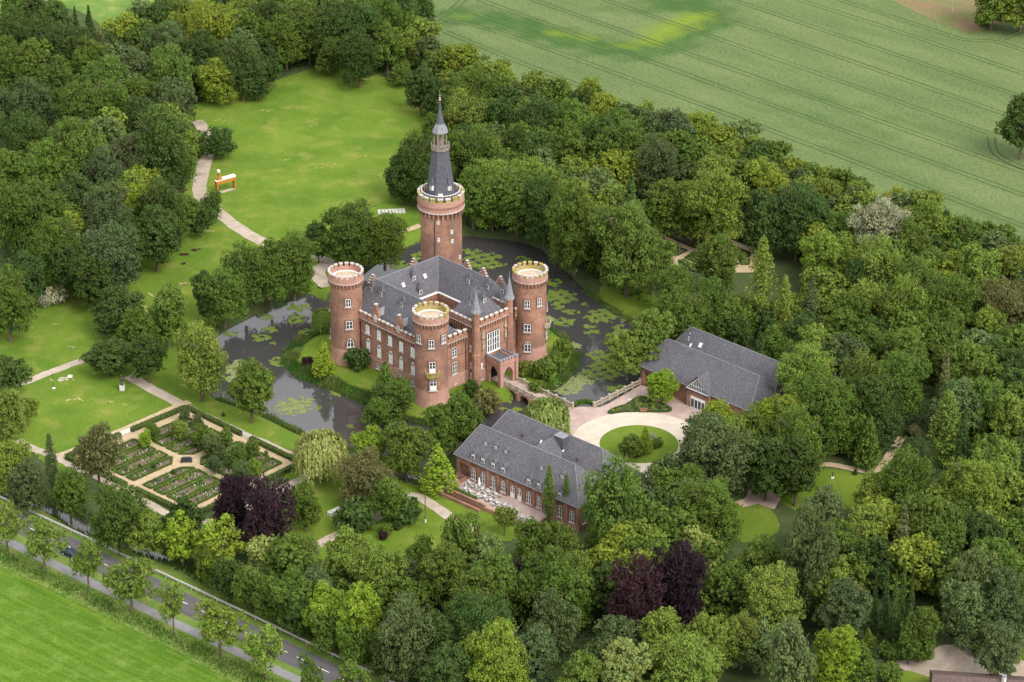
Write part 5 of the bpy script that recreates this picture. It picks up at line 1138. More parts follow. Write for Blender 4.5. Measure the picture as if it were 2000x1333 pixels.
for x,y,lb in((141,1099,'white roadside marker post near the dark car'),(384,1156,'white roadside marker post behind the guard rail')):
    c=G(x,y); t=thing('marker_post',lb,'marker post',tuple(c),0,'white marker posts by the road'); mb=MB(); mb.box(c.x-.07,c.x+.07,c.y-.05,c.y+.05,0,.95); mb.build('post',M['white'],t); mb=MB(); mb.box(c.x-.075,c.x+.075,c.y-.055,c.y+.055,.7,.85); mb.build('band',M['tyre'],t)
# car
def car(p,q,label):
    d=(q-p); d.z=0; d.normalize(); c=(p+q)/2; t=thing('parked_car',label,'car',(c.x,c.y,.03)); t.name='car'; f=Frame(c,d); 
    prof=[(-2.05,.3),(-2.1,.75),(-1.95,1.0),(-1.2,1.05),(1.0,1.0),(1.95,.85),(2.1,.6),(2.08,.3)]; mb=MB(); w=.85
    def ext(prof,w0,w1=None):
        w1=w1 or w0; n=len(prof); vs_=[f.at(a,-w0,b) for a,b in prof]+[f.at(a,w0,b) for a,b in prof]; mb.add(vs_,[tuple(range(n)),tuple(range(n,2*n))[::-1]]+[(i,(i+1)%n,(i+1)%n+n,i+n) for i in range(n)])
    ext(prof,.86); mb.build('body',M['carpaint'],t)
    mb=MB(); lo=[(-1.75,1.03),(1.05,1.0)]; hi=[(-1.25,1.48),(.35,1.5)]; vs_=[f.at(a,s_*.8,b) for s_ in(-1,1) for a,b in lo]+[f.at(a,s_*.62,b) for s_ in(-1,1) for a,b in hi]
    mb.add(vs_,[(0,1,5,4),(2,6,7,3),(0,4,6,2),(1,3,7,5)]); mb.build('windows',M['glass'],t)
    mb=MB(); mb.box(-1.28,.38,-.64,.64,1.475,1.52,f.M); mb.build('roof',M['carpaint'],t)
    for a in(-1.35,1.3):
        for s_ in(-1,1):
            mb=MB(); mb.tube(f.at(a,s_*.74,.33),f.at(a,s_*.9,.33),.33,n=14); wh=mb.build('wheel',M['tyre'],t); mb=MB(); mb.tube(f.at(a,s_*.9,.33),f.at(a,s_*.915,.33),.2,n=10); mb.build('rim',M['galv'],wh)
    for s_ in(-1,1): mb=MB(); mb.box(2.02,2.11,s_*.62-.18,s_*.62+.18,.62,.78,f.M); mb.build('headlight',M['white'],t); mb=MB(); mb.box(-2.12,-2.03,s_*.65-.15,s_*.65+.15,.68,.88,f.M); mb.build('tail_light',M['lampred'],t)
car(G(152,1092),G(125,1079),'small dark blue car driving on the road between two roadside trees')
# ================================================================= TREES
def ell_leaves(lf,rs,cen,rad,k,size,tint,hemi=-.35,up=.25,jit=.12):
    """leaf quads on the outside of one ellipsoid clump"""
    u=rs.uniform(hemi,1,k); th=rs.uniform(0,2*math.pi,k); s_=np.sqrt(np.maximum(0,1-u*u)); N=np.stack([s_*np.cos(th),s_*np.sin(th),u],1)
    P=np.array(cen)+N*np.array(rad)*rs.uniform(1-jit*2,1+jit*.6,(k,1)); lf.add(P,N*.8+np.array([0,0,up]),size*rs.uniform(.6,1.35,k),tint)
def crown(name,seed,H,Rr,shape='b'):
    rs=np.random.default_rng(seed); lf=Leafy(); lobes=[]
    def clump(c,r,k,ls,flat=.75,sp=.2):
        t=np.array([1,1,1])*rs.uniform(1-sp,1+sp)*np.array([rs.uniform(.92,1.1),1,rs.uniform(.85,1.05)]); ell_leaves(lf,rs,c,(r,r,r*flat),k,ls,t*rs.uniform(.85,1.15,(k,1)))
    if shape in('b','o'):
        zc=(H*.53 if shape=='b' else H*.62); hz=(H*.47 if shape=='b' else H*.38); nl=int(rs.integers(12,16)) if shape=='b' else 10
        C=np.array([0,0,zc])
        lobes=[(C+np.array([0,0,-hz*.05]),Rr*.66,hz*.70),(C+np.array([rs.uniform(-.2,.2)*Rr,rs.uniform(-.2,.2)*Rr,hz*.42]),Rr*.46,hz*.5)]
        for i in range(nl):
            a=2*math.pi*i/nl*1.0+rs.uniform(-.3,.3)+ (i%2)*.4; el=(-.72,-.35,.1,.5)[i%4]+rs.uniform(-.14,.14); rr=math.cos(el)*rs.uniform(.45,.82)
            q=rs.uniform(.24,.48); lobes.append((C+np.array([math.cos(a)*rr*Rr,math.sin(a)*rr*Rr,math.sin(el)*hz*.85]),Rr*q,min(hz*.55,Rr*q*rs.uniform(.8,1.05))))
        cs=max(.75,Rr*.155)
        for li,(c,r,h) in enumerate(lobes):
            area=4*math.pi*((r*r+2*r*h)/3); n=int(area/(cs*cs*2.1)*(.9 if shape=='b' else .8))
            for _ in range(n):
                v=rs.normal(0,1,3); v/=np.linalg.norm(v); 
                if v[2]<-.75: continue
                p=c+v*np.array([r,r,h])*rs.uniform(.86,1.06)
                if sum(1 for (c2,r2,h2) in lobes if c2 is not c and (((p-c2)/np.array([r2,r2,h2]))**2).sum()<.55): continue
                kk=int(34 if shape=='b' else 26); clump(p,cs*rs.uniform(.55,1.3),kk,.42 if Rr>4 else .36)
        # inner leaves stop one looking through
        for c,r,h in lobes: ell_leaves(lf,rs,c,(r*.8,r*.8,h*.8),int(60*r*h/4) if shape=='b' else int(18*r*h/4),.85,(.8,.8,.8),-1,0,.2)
    elif shape=='p':      # columnar poplar
        for i in range(int(H*13)):
            z=rs.uniform(.06,1)*H; f=math.sin(min(1,(z/H-.02)/.35)*math.pi/2)*(1-max(0,(z/H-.45)/.55)**1.7); a=rs.uniform(0,2*math.pi); rr=Rr*f*rs.uniform(.5,1)
            clump(np.array([math.cos(a)*rr,math.sin(a)*rr,z]),.42*rs.uniform(.7,1.3),16,.34,1.9,.22)
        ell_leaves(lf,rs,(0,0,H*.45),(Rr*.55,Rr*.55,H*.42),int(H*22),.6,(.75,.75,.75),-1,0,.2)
    elif shape in('c','k'):    # spruce / dense cone
        n=int(H*(26 if shape=='c' else 24))
        for i in range(n):
            t=rs.uniform(.03,1)**.8; z=H*(1-t)+.3 if False else H*(.04+.96*(1-t)); f=t if shape=='c' else min(1,t*1.12)*(1-.25*max(0,t-.8)/.2)
            a=rs.uniform(0,2*math.pi)
            if shape=='c': z=round(z/.9)*.9+rs.uniform(-.15,.15); rr=Rr*f*rs.uniform(.45,1.08); d=np.array([math.cos(a),math.sin(a),0]); k=14; q=rs.uniform(0,1,(k,1)); P=d*rr*(.55+.5*q)+np.array([0,0,z])-np.array([0,0,.35])*q+rs.normal(0,.16,(k,3)); lf.add(P,np.array([d[0]*.4,d[1]*.4,.8]),.42*rs.uniform(.6,1.2,k),np.ones(3)*rs.uniform(.75,1.25))
            else: rr=Rr*f*rs.uniform(.8,1.0); clump(np.array([math.cos(a)*rr,math.sin(a)*rr,z]),.5*rs.uniform(.6,1.2),16,.32,.9,.12)
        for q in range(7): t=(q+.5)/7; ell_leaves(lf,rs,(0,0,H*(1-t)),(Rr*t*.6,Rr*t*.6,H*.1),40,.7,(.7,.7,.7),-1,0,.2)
    elif shape=='w':      # weeping willow
        for i in range(int(95*Rr)):
            a=rs.uniform(0,2*math.pi); rr=Rr*math.sqrt(rs.uniform(.02,1)); top=H*(.72+.26*math.sqrt(max(0,1-(rr/Rr)**2)))*rs.uniform(.93,1.03); L=rs.uniform(.25,.62)*H*(.35+.65*rr/Rr); k=int(9+L*3.2)
            q=rs.uniform(0,1,k); P=np.stack([math.cos(a)*rr*(1+.08*q)+rs.normal(0,.12,k),math.sin(a)*rr*(1+.08*q)+rs.normal(0,.12,k),np.maximum(.4,top-q*L)],1)
            lf.add(P,np.array([math.cos(a),math.sin(a),.35]),rs.uniform(.28,.5,k),np.ones(3)*rs.uniform(.75,1.25))
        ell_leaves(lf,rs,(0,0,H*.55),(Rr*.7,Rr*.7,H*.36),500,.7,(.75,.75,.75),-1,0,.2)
    elif shape=='s':      # shrub
        for i in range(9):
            a=2*math.pi*i/9; el=rs.uniform(.1,1.2); c=np.array([math.cos(a)*math.cos(el)*Rr*.5,math.sin(a)*math.cos(el)*Rr*.5,H*.3+math.sin(el)*H*.35])
            for _ in range(9): v=rs.normal(0,1,3); v/=np.linalg.norm(v); clump(c+v*np.array([Rr*.42,Rr*.42,H*.28]),Rr*.2*rs.uniform(.7,1.3),20,.3+Rr*.03)
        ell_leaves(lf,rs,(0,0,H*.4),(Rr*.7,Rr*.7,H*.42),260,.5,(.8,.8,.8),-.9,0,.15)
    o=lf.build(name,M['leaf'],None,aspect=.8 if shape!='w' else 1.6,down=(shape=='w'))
    return o
def trunk(H,Rr,shape,seed):
    rs=random.Random(seed); mb=MB(); th=H*(.42 if shape in'bow' else .3); r=max(.12,Rr*.055)
    if shape=='s': th=H*.3; r=.09
    p=Vector((0,0,-.1)); mb.tube(p,(0,0,th*.55),r*1.25,r,n=7); mb.tube((0,0,th*.55),(0,0,th),r,r*.8,n=7)
    if shape in'bow':
        for i in range(6):
            a=2*math.pi*i/6+rs.uniform(-.3,.3); q=Vector((math.cos(a)*Rr*.38,math.sin(a)*Rr*.38,H*rs.uniform(.55,.75))); z0=th*rs.uniform(.6,1); mb.tube((0,0,z0),q,r*.55,r*.25,n=5)
            for _ in range(2): e=q+Vector((math.cos(a+rs.uniform(-.7,.7))*Rr*.35,math.sin(a+rs.uniform(-.7,.7))*Rr*.35,H*rs.uniform(.05,.2))); mb.tube(q,e,r*.25,r*.08,n=4)
        mb.tube((0,0,th),(0,0,H*.88),r*.7,r*.15,n=5)
    else: mb.tube((0,0,th),(0,0,H*.93),r*.8,.03,n=5)
    return mb.build('trunk',M['bark'])
PROTO={}
def proto(key,i,H,Rr,shape):
    o=crown('crown',1000+i*17+len(PROTO),H,Rr,shape); t=trunk(H,Rr,shape,i); PROTO.setdefault(key,[]).append((o.data,t.data,H,Rr))
    bpy.data.objects.remove(o); bpy.data.objects.remove(t)
for i in range(4): proto('bL',i,17.,7.4,'b')
for i in range(5): proto('bM',i,13.5,5.2,'b')
for i in range(3): proto('bS',i,8.,3.2,'b')
for i in range(3): proto('oM',i,10.5,4.2,'o')
for i in range(2): proto('p',i,17.,2.1,'p')
for i in range(2): proto('c',i,14.,3.2,'c')
for i in range(2): proto('k',i,8.,2.6,'k')
for i in range(2): proto('w',i,9.5,5.,'w')
for i in range(3): proto('s',i,2.6,2.3,'s')
COLR=dict(d=(.062,.104,.026),m=(.100,.155,.028),l=(.155,.212,.038),y=(.185,.235,.032),g=(.088,.122,.046),v=(.130,.178,.062),w=(.33,.34,.22),p=(.050,.023,.030),P=(.036,.020,.028),b=(.125,.132,.050),Y=(.20,.28,.03),W=(.26,.30,.085))
CW=dict(d='dark green',m='mid green',l='light green',y='yellow green',g='dull grey green',v='silvery green',w='white flowering',p='purple leaved',P='blackish purple',b='brownish green',Y='bright lime green',W='pale yellow green')
# (x of crown, y of crown top, half width, colour, shape) in photograph pixels
T_='''400 1062 22 m;440 1085 26 d;487 1102 26 m;533 1122 28 m;582 1152 28 d;637 1182 28 m;692 1207 28 m;752 1237 28 d;1272 845 10 ws;1278 862 9 ms;1452 578 26 m;1503 598 22 d;1556 572 26 m;1585 610 26 d;1532 640 20 m;1440 608 24 d;1510 636 22 m;1562 612 30 d;1548 662 24 m;30 -30 34 m;62 -12 30 d;88 18 24 m;118 22 22 g;150 60 24 m;210 60 20 d;800 18 24 m;822 -14 22 d;778 -20 34 d;240 78 20 g;100 0 30 d;285 66 22 m;20 12 36 d;75 22 40 d;128 12 13 dc;145 12 13 dc;172 10 16 dc;110 40 40 d;152 44 38 d;172 68 36 m;12 68 38 m;55 72 34 m;110 106 38 m;165 85 30 m;206 106 36 m;262 92 34 g;330 84 42 m;325 34 42 g;195 60 22 b;55 146 45 g;160 147 46 m;216 152 40 m;275 148 32 m;322 162 32 g;310 202 60 d;424 114 46 y 425 202;405 -4 42 y;470 12 32 m;470 66 40 d;392 56 36 d;134 220 58 m;182 256 34 l;95 268 48 m;40 212 40 d;5 172 36 g;15 286 36 m;196 284 44 g;250 256 42 g;388 256 20 dS;
565 24 44 m 560 136;650 68 28 m 646 148;520 -5 36 d;600 -12 42 m;645 -8 42 d;700 -5 42 d;745 -12 38 m;700 52 36 d;755 42 30 m;768 62 26 mo;795 57 22 l;822 76 26 lo;885 80 34 lo;850 96 30 mo;783 122 18 mS;820 126 28 d;850 150 24 d;925 130 42 m;982 113 16 lS;986 148 20 l;902 172 40 l;815 252 40 d 812 400;785 290 34 d 785 392;850 300 44 d 850 410;890 250 40 m;800 340 30 d 800 402;846 216 24 m;940 240 48 m;985 190 34 d;962 306 56 l 968 440;515 108 26 dS;498 142 22 dS;
1093 147 24 l;1152 152 28 y;1175 176 30 y;1050 180 40 d;1010 160 24 b;1116 192 36 m;1260 194 20 l;1296 214 20 b;1210 212 36 m;1362 216 32 y;1410 250 20 l;1440 250 20 l;1480 263 26 l;1225 228 44 m;1325 224 32 g;1285 260 44 g;1110 250 36 m;1052 256 36 d;1010 246 36 d;1035 303 42 l;1170 226 38 d;1426 276 26 l;1390 290 38 l;1490 300 34 y;
1125 346 54 m 1122 538;1182 386 70 m 1223 580;1275 452 38 m;1232 336 36 dc;1300 346 40 m;1400 322 56 l;1360 356 36 m;1405 458 38 m;1495 370 40 d;1483 468 27 lp 1483 672;1262 600 44 l 1265 735;1330 560 54 m 1330 700;1390 540 44 m;1425 576 32 m;1320 515 32 m;1100 392 42 m 1112 520;1058 340 46 d 1062 480;925 325 40 m 925 448;1005 322 50 m 1010 458;960 350 40 m 962 452;1230 640 36 l 1224 742;
1515 330 30 y;1562 352 50 d;1620 345 28 l;1672 352 26 l;1705 370 22 y;1752 366 26 y;1722 380 52 w;1805 388 34 l;1855 418 24 l;1846 404 16 d;1640 412 32 m;1775 426 40 m;1825 476 34 m;1875 468 24 m;1896 432 30 m;1620 448 42 l;1720 456 52 l;1790 500 44 m;1675 502 36 d;1912 478 42 l;1975 474 38 l;1770 534 52 l;1705 553 36 l;1665 566 36 m;1860 530 48 m;1966 540 46 b;1587 536 32 gc;1530 543 18 lp 1528 684;1870 576 30 m;1930 590 32 l;1855 596 36 m;1600 632 36 l;1705 640 28 m;1765 636 44 m;1832 626 36 m;1485 640 24 dc;
1580 666 48 l;1610 712 58 m;1690 682 48 m;1765 680 50 m;1700 726 46 d;1838 686 28 bc 1838 838;1876 736 38 v;1928 738 36 m;1950 716 18 lc;1900 660 44 m;1948 655 36 d;1990 680 32 d;1693 810 27 mk 1693 914;1843 768 28 lp 1843 915;1874 798 24 dc 1876 925;1535 766 40 l;1505 778 34 Y;1560 790 48 m;1560 850 44 d;1772 870 54 m;1985 770 36 l;1962 856 46 l;1912 890 56 l;1605 950 46 g;1706 925 32 l;1815 960 50 m;1890 960 36 m;1785 830 15 bs;1475 800 36 m;1500 850 40 d;
1560 986 58 g 1570 1210;1655 1015 36 m;1700 986 42 l;1768 990 36 bc;1815 990 40 m;1862 990 42 m;1512 1100 54 l;1650 1130 44 g;1725 1100 17 dc 1725 1248;1755 1093 18 dc 1757 1250;1740 1114 15 dc 1742 1262;1771 1106 15 dc 1774 1252;1705 1116 13 dc 1704 1240;1885 1064 44 v 1890 1240;1888 1130 50 v 1880 1270;1952 1110 46 g 1950 1265;1956 1046 42 m;1932 1000 42 d;1536 1208 50 v 1540 1400;1636 1222 40 Y;1685 1252 30 mk;1697 1228 14 yk;1780 1215 22 m;1800 1180 34 m;1956 1216 38 g;1740 1255 25 ms;1800 1256 22 ms;1912 1257 16 ms;1738 1296 26 ms;1985 1268 16 ys;
1235 1082 56 p 1240 1275;1322 1050 52 P 1325 1245;1360 1028 32 W;1295 1040 24 W;1015 1086 22 p;1076 1066 40 m;1130 1070 32 l;1096 1100 50 m;1042 1010 36 m;1100 1016 36 m;1075 1152 50 g;975 1212 60 y 975 1390;1206 1206 46 g;1216 1246 46 W;1300 1190 50 l;1385 1194 46 l;1340 1232 60 l;1130 1276 42 m;1382 932 62 m 1385 1085;1482 1046 42 m;1490 1216 30 v;1452 1190 36 l;1430 1090 30 m;1176 1100 14 ms;1165 1030 24 ms;
515 1050 36 Wo;582 1060 26 Ww;611 1043 14 Wk;676 1030 46 l;735 1056 54 l;748 1037 11 ps;755 1022 14 ms;696 976 44 ds;792 973 33 ds;776 1016 12 ds;630 1136 38 Y;696 1142 46 Y;712 1128 18 g;570 1106 40 m;612 1112 36 g;790 1170 62 g 790 1340;862 1060 50 m;822 1044 24 m;856 1190 42 d;905 1004 46 m;946 1042 36 v;960 1072 50 m;925 1110 50 m;938 1156 56 d;868 1256 44 d;1040 1220 44 g;
18 980 28 lO 15 1077;92 1013 36 lO 88 1117;176 1057 28 lO 174 1156;259 1091 44 lO 258 1197;341 1134 26 lO 340 1239;428 1175 45 lO 430 1282;518 1226 40 lO 519 1327;606 1276 20 mO 606 1375;688 1296 36 mO 688 1395;
238 938 52 m 235 1085;200 826 44 bo 196 975;130 904 32 m;285 1003 38 lo;352 1012 40 Yo;425 1020 46 Yo;456 922 40 P 455 1072;523 926 50 P 525 1100;592 940 28 m;15 696 32 dS;12 756 34 l;50 772 22 lo;15 850 34 l;95 850 13 gp;45 896 34 g;8 520 46 m;
15 350 45 m;70 342 50 m;100 420 46 m;42 490 36 d;110 556 24 ws;85 575 16 ws;262 360 32 Y;205 350 54 g;212 430 50 g;310 345 46 d;345 372 30 m;175 490 36 d;150 336 40 d;248 440 30 d;130 470 34 d;300 400 40 d;
432 247 24 dS 432 311;392 392 24 dS 393 463;424 374 20 dS 414 436;228 562 45 dS;330 556 42 m 330 680;290 600 34 m 268 700;410 526 28 d 408 635;442 520 44 m 440 640;480 468 48 m 480 612;382 628 60 l 395 783;207 665 44 dR;290 650 38 d 292 748;490 700 43 m 492 826;575 448 48 m 575 585;530 470 40 m 530 600;620 430 22 d;690 392 58 m 690 520;745 412 46 m 752 528;632 596 24 lw;631 665 24 Yk;600 696 12 ps;698 678 29 ds;752 702 30 mk;766 742 44 m 768 825;735 775 30 m 740 835;906 766 42 m 905 880;868 790 36 m 865 890;950 752 32 bs;922 744 20 ds;1068 784 45 Ww;1100 664 22 ms;1062 700 28 ms;1024 704 20 ls;1085 690 22 ms;1050 735 20 ms;625 848 50 Ww;725 830 36 Y 725 915;790 825 46 m 794 940;705 880 56 b 715 990;856 870 34 Yk;760 930 26 m;
1297 720 30 Y 1292 790;1225 890 74 m 1200 1105;1232 850 24 mB 1230 898;1258 834 16 Yk 1260 884;1370 815 72 g 1390 975;1400 782 32 Y;1440 810 34 l;1345 905 30 m;1186 960 34 m;1072 912 14 mp 1072 1027;1106 928 9 mp 1106 1022;985 986 22 lo;1345 745 14 ds;
1992 180 46 dB 1992 312;1932 -45 46 mB 1935 58;1985 -45 50 lB 1992 62;1925 20 20 ls;1245 858 22 ms;1285 855 12 ms;
283 838 11 YS;297 824 12 mS;390 828 16 mS;412 842 15 lS;462 866 18 mS;415 846 20 gS;440 835 14 mS;350 820 14 lS;470 900 18 gS;492 858 14 mS;418 890 11 gS;455 880 9 lS;489 866 8 gS;358 793 10 gS;386 808 9 gS;273 905 5 dk;338 916 5 dk;495 896 12 lS;436 805 4 dk;300 905 6 ds;380 858 6 ls;520 880 5 ls;
1580 923 6 dk;1671 915 6 dk;1517 954 4 dk;1668 800 26 m;1720 790 30 d;1730 760 30 d'''
ANCH=[(60,40,'in the top left corner wood'),(230,110,'in the upper left wood'),(120,230,'in the middle of the left wood'),(280,280,'in left wood above lawn path'),(80,420,'at the lower end of the left wood'),(230,440,'where the left wood meets lawn'),(400,80,'beside the far left meadow'),(560,60,'in the wood above the lawn'),(720,30,'at the top, left of crop field'),(860,130,'between great lawn and crop field'),(900,280,'behind the tower spire'),(1050,230,'right of the spire below the field'),(1250,250,'mid belt below the crop field'),(1430,290,'just above the far rose garden'),(1000,420,'behind the moat beyond the castle'),(1180,450,'between moat and far rose garden'),(1320,560,'below the rose garden'),(1300,640,'left of the slate roofed annexe'),(1480,560,'beside the rose garden poplar'),(1600,400,'near field edge right of poplars'),(1780,420,'near the white flowering field-edge tree'),(1900,500,'at the right-hand field corner'),(1650,560,'right of the far rose garden'),(1800,560,'deep in the upper right wood'),(1950,620,'at right edge, upper right wood'),(1600,720,'behind the slate roofed annexe'),(1780,720,'in wood above the white statue'),(1930,760,'at right edge, mid right wood'),(1480,850,'just right of entrance court'),(1360,860,'right side of the gravel circle'),(1240,870,'in the gravel circle lawn'),(1600,860,'above the curving sand path'),(1800,900,'right of the cone bush lawn'),(1950,940,'at right edge below the middle'),(1600,1010,'below the cone bush lawn'),(1780,1040,'in the lower right wood'),(1920,1100,'above the gravel yard, right edge'),(1740,1150,'near the group of spruces'),(1550,1180,'in lower wood left of spruces'),(1700,1270,'beside the lower right gravel yard'),(1300,1100,'around the lower purple beech pair'),(1400,980,'between court and cone bush lawn'),(1350,1230,'at bottom edge below purple beeches'),(1150,1100,'in wood below long brick house'),(1080,1220,'at the bottom edge centre'),(1200,960,'by long brick house, right end'),(1080,1000,'in front of the cafe terrace'),(930,1060,'left below the cafe terrace'),(900,1180,'in lower wood left of centre'),(730,1080,'in the lower wood above road'),(680,1180,'along the guard rail'),(800,1260,'at bottom edge above the road'),(540,1080,'below the herb garden beeches'),(490,970,'right of the herb garden beds'),(370,1040,'between herb garden and road'),(230,960,'on herb garden road side'),(350,860,'inside the herb garden'),(450,880,'in right half of herb garden'),(30,900,'at the left edge above the road'),(30,720,'at left edge beside lawn'),(20,560,'at the left edge by the green tent'),(210,640,'on the left lawn'),(300,640,'between left lawn and moat'),(400,700,'on near moat bank, castle left'),(420,400,'beside the great lawn path'),(470,540,'on the left bank of the moat'),(580,490,'at top of left moat arm'),(710,440,'behind the west tower of the castle'),(650,680,'on castle island, left of facade'),(750,760,'on island before the long facade'),(920,790,'below gatehouse by the water'),(1060,720,'on island by the right tower'),(630,900,'at herb garden right end'),(780,880,'on the bank below the moat'),(720,990,'on lawn with concrete trough'),(850,920,'left of the long brick house'),(1070,820,'by the bridge end'),(1297,750,'in front of slate roofed annexe'),(1980,240,'in crop field at right edge'),(1940,20,'top right corner by brown plot'),(300,1150,'in the row between road and cycle path')]
RECS=[]; occ=[]
def place_tree(x,yt,r,col,sh,base=None):
    kinds={'':'b','B':'B','S':'S','o':'o','O':'O','p':'p','c':'c','k':'k','w':'w','s':'s','R':'R'}[sh]
    # metres per pixel near this point
    g0=G(x,yt+r*1.5); dist=math.sqrt((g0.x)**2+(g0.y+CD)**2+CAMH**2); R_=r*dist/FPX
    if kinds=='b': H=min(26,2.8*R_+3.4); key='bL' if R_>5.3 else ('bM' if R_>3.2 else 'bS')
    elif kinds=='S': H=2.0*R_+2.2; key='bS' if R_<4.4 else 'bM'
    elif kinds in 'RB': H=1.75*R_; key='bM'
    elif kinds in'oO': H=2.1*R_+2.5; key='oM'
    elif kinds=='p': H=9*R_ if R_>1.3 else 12*R_; key='p'
    elif kinds=='c': H=3.6*R_+3; key='c'
    elif kinds=='k': H=3.0*R_+.2 if r>8 else 2.3*R_; key='k'
    elif kinds=='w': H=1.9*R_+.8; key='w'
    else: H=1.5*R_+.3; key='s'
    if base: b=G(*base); H=zat(b,yt)
    else: b=G(x,yt,H); b.z=0
    hz=heights(np.array([[b.x]]),np.array([[b.y]]))[0,0]
    if hz<-1.2 and not base: hz=-1.2
    zz_=hz if not base else 0
    me,tr,pH,pR=random.choice(PROTO[key])
    nm={'p':'poplar_tree','c':'conifer_tree','w':'willow_tree','s':'shrub','k':'conical_tree'}.get(kinds,'leafy_tree')
    if kinds=='k' and R_<1.2: nm='clipped_cone'
    if kinds=='O': nm='street_tree'
    elif kinds=='R': nm='yew_tree'
    elif kinds=='S': nm='young_tree'
    elif col in 'pP' and kinds=='b': nm='copper_beech'
    elif col=='w' and kinds=='b': nm='flowering_tree'
    e=bpy.data.objects.new(nm,None); COL.objects.link(e); e.location=(b.x,b.y,zz_); e.rotation_euler.z=random.uniform(0,6.28); SX=(1.0 if (col in 'pP' or base) else (1.1 if 24<r<50 else 1.02)) if kinds=='b' else (1.06 if kinds in 'SRB' else 1.04); AS=random.uniform(.9,1.1); e.scale=(R_/pR*SX*AS,R_/pR*SX/AS,H/pH); e.empty_display_size=.5
    c=bpy.data.objects.new('crown',me); COL.objects.link(c); c.parent=e; j=random.uniform(.93,1.25); k=COLR[col]; c.color=(k[0]*j*random.uniform(.92,1.08),k[1]*j,k[2]*j*random.uniform(.9,1.1),1)
    t=bpy.data.objects.new('trunk',tr); COL.objects.link(t); t.parent=e
    occ.append((b.x,b.y,R_)); RECS.append([e,x,yt,r,col,kinds,nm,PX((b.x,b.y,zz_+H*.5))]); return e
for s_ in T_.replace('\n','').split(';'):
    if not s_.strip(): continue
    q=s_.split(); c=q[3][0]; sh=q[3][1:]; base=(float(q[4]),float(q[5])) if len(q)>4 else None
    place_tree(float(q[0]),float(q[1]),float(q[2]),c,sh,base)
NHAND=len(RECS)
# woodland fill: more trees of the wood between the ones singled out above
WOODS=[gp(z,0) for z in ([(-60,-40),(60,-40),(110,20),(200,90),(260,85),(330,60),(400,40),(700,-60),(870,-60),(760,30),(830,110),(900,150),(960,180),(1060,220),(1200,265),(1350,300),(1480,340),(1600,385),(1750,440),(1880,490),(2060,560),(2060,1250),(1830,1255),(1740,1270),(1700,1400),(740,1400),(640,1235),(460,1150),(330,1085),(330,1040),(430,1050),(640,1110),(780,1120),(900,1070),(1000,1085),(1150,1060),(1300,960),(1370,880),(1480,860),(1560,800),(1560,720),(1400,620),(1250,590),(1180,560),(1100,505),(1000,455),(880,440),(850,280),(860,200),(790,175),(720,140),(680,125),(600,130),(500,170),(385,200),(375,340),(350,420),(270,505),(150,560),(60,615),(-60,660)],)]
HOLES=[gp(z,0) for z in ([(1690,1190),(1790,1190),(1800,1350),(1690,1350)],[(1650,840),(1740,840),(1740,980),(1650,980)],[(1800,790),(1890,790),(1900,1000),(1790,1000)],[(1455,600),(1560,620),(1560,700),(1455,690)],[(1810,860),(1880,860),(1890,930),(1800,930)],[(1250,400),(1500,440),(1570,520),(1570,680),(1300,640),(1230,540)],[(1480,930),(1560,890),(1740,890),(1760,960),(1720,1080),(1540,1150),(1430,1150),(1410,1000)],[(1230,640),(1560,690),(1560,850),(1400,850),(1230,780)],[(640,1030),(880,1000),(1130,1040),(1130,1130),(900,1140),(800,1170),(640,1140)])]
def inwood(x,y):
    ok=any(inpoly(x,y,w) for w in WOODS); return ok and not any(inpoly(x,y,h) for h in HOLES)
cand=[]; 
for _ in range(9000):
    x=random.uniform(-110,150); y=random.uniform(-125,215)
    p=PX((x,y,6))
    if not(-30<p[0]<2030 and -40<p[1]<1370): continue
    a=np.array([x]);b_=np.array([y])
    if not inwood(a,b_): continue
    if polydist(a,b_,WOODS[0])[0]<3.2 or min(polydist(a,b_,h)[0] for h in HOLES)<3: continue
    if any((x-ox)**2+(y-oy)**2<(max(3.4,.72*orr+2.0))**2 for ox,oy,orr in occ): continue
    occ.append((x,y,3.4)); cand.append((x,y))
cand=cand[:300]
VV=[];TC=[]
for x,y in cand:
    R_=random.uniform(3.6,5.4); H=R_*2.3+3.0; me,tr,pH,pR=random.choice(PROTO['bM']); nv=len(me.vertices); co_=np.empty(nv*3,np.float32); me.vertices.foreach_get('co',co_); co_=co_.reshape(-1,4,3)
    tt=np.empty(nv*4,np.float32); me.attributes['tint'].data.foreach_get('color',tt); tt=tt.reshape(-1,4,4)[:,0,:3]; kk=RNG.random(len(co_))<.36; co_=co_[kk].astype(float); tt=tt[kk]; cn=co_.mean(1,keepdims=True); co_=cn+(co_-cn)*1.55
    a=random.uniform(0,6.28); ca,sa=math.cos(a),math.sin(a); co_=co_*np.array([R_/pR*1.14,R_/pR*1.14,H/pH]); co_=np.stack([co_[...,0]*ca-co_[...,1]*sa+x,co_[...,0]*sa+co_[...,1]*ca+y,co_[...,2]],-1)
    k=np.array(COLR[random.choice('mmmdllgvmy')])*random.uniform(.85,1.15); VV.append(co_.reshape(-1,3)); TC.append(np.repeat(tt*k,4,0))
V=np.concatenate(VV); tag(npmesh('woodland_trees',V,np.arange(len(V)).reshape(-1,4),M['herb'],np.concatenate(TC)),kind='stuff')
print('TREES hand',NHAND,'fill',len(cand))
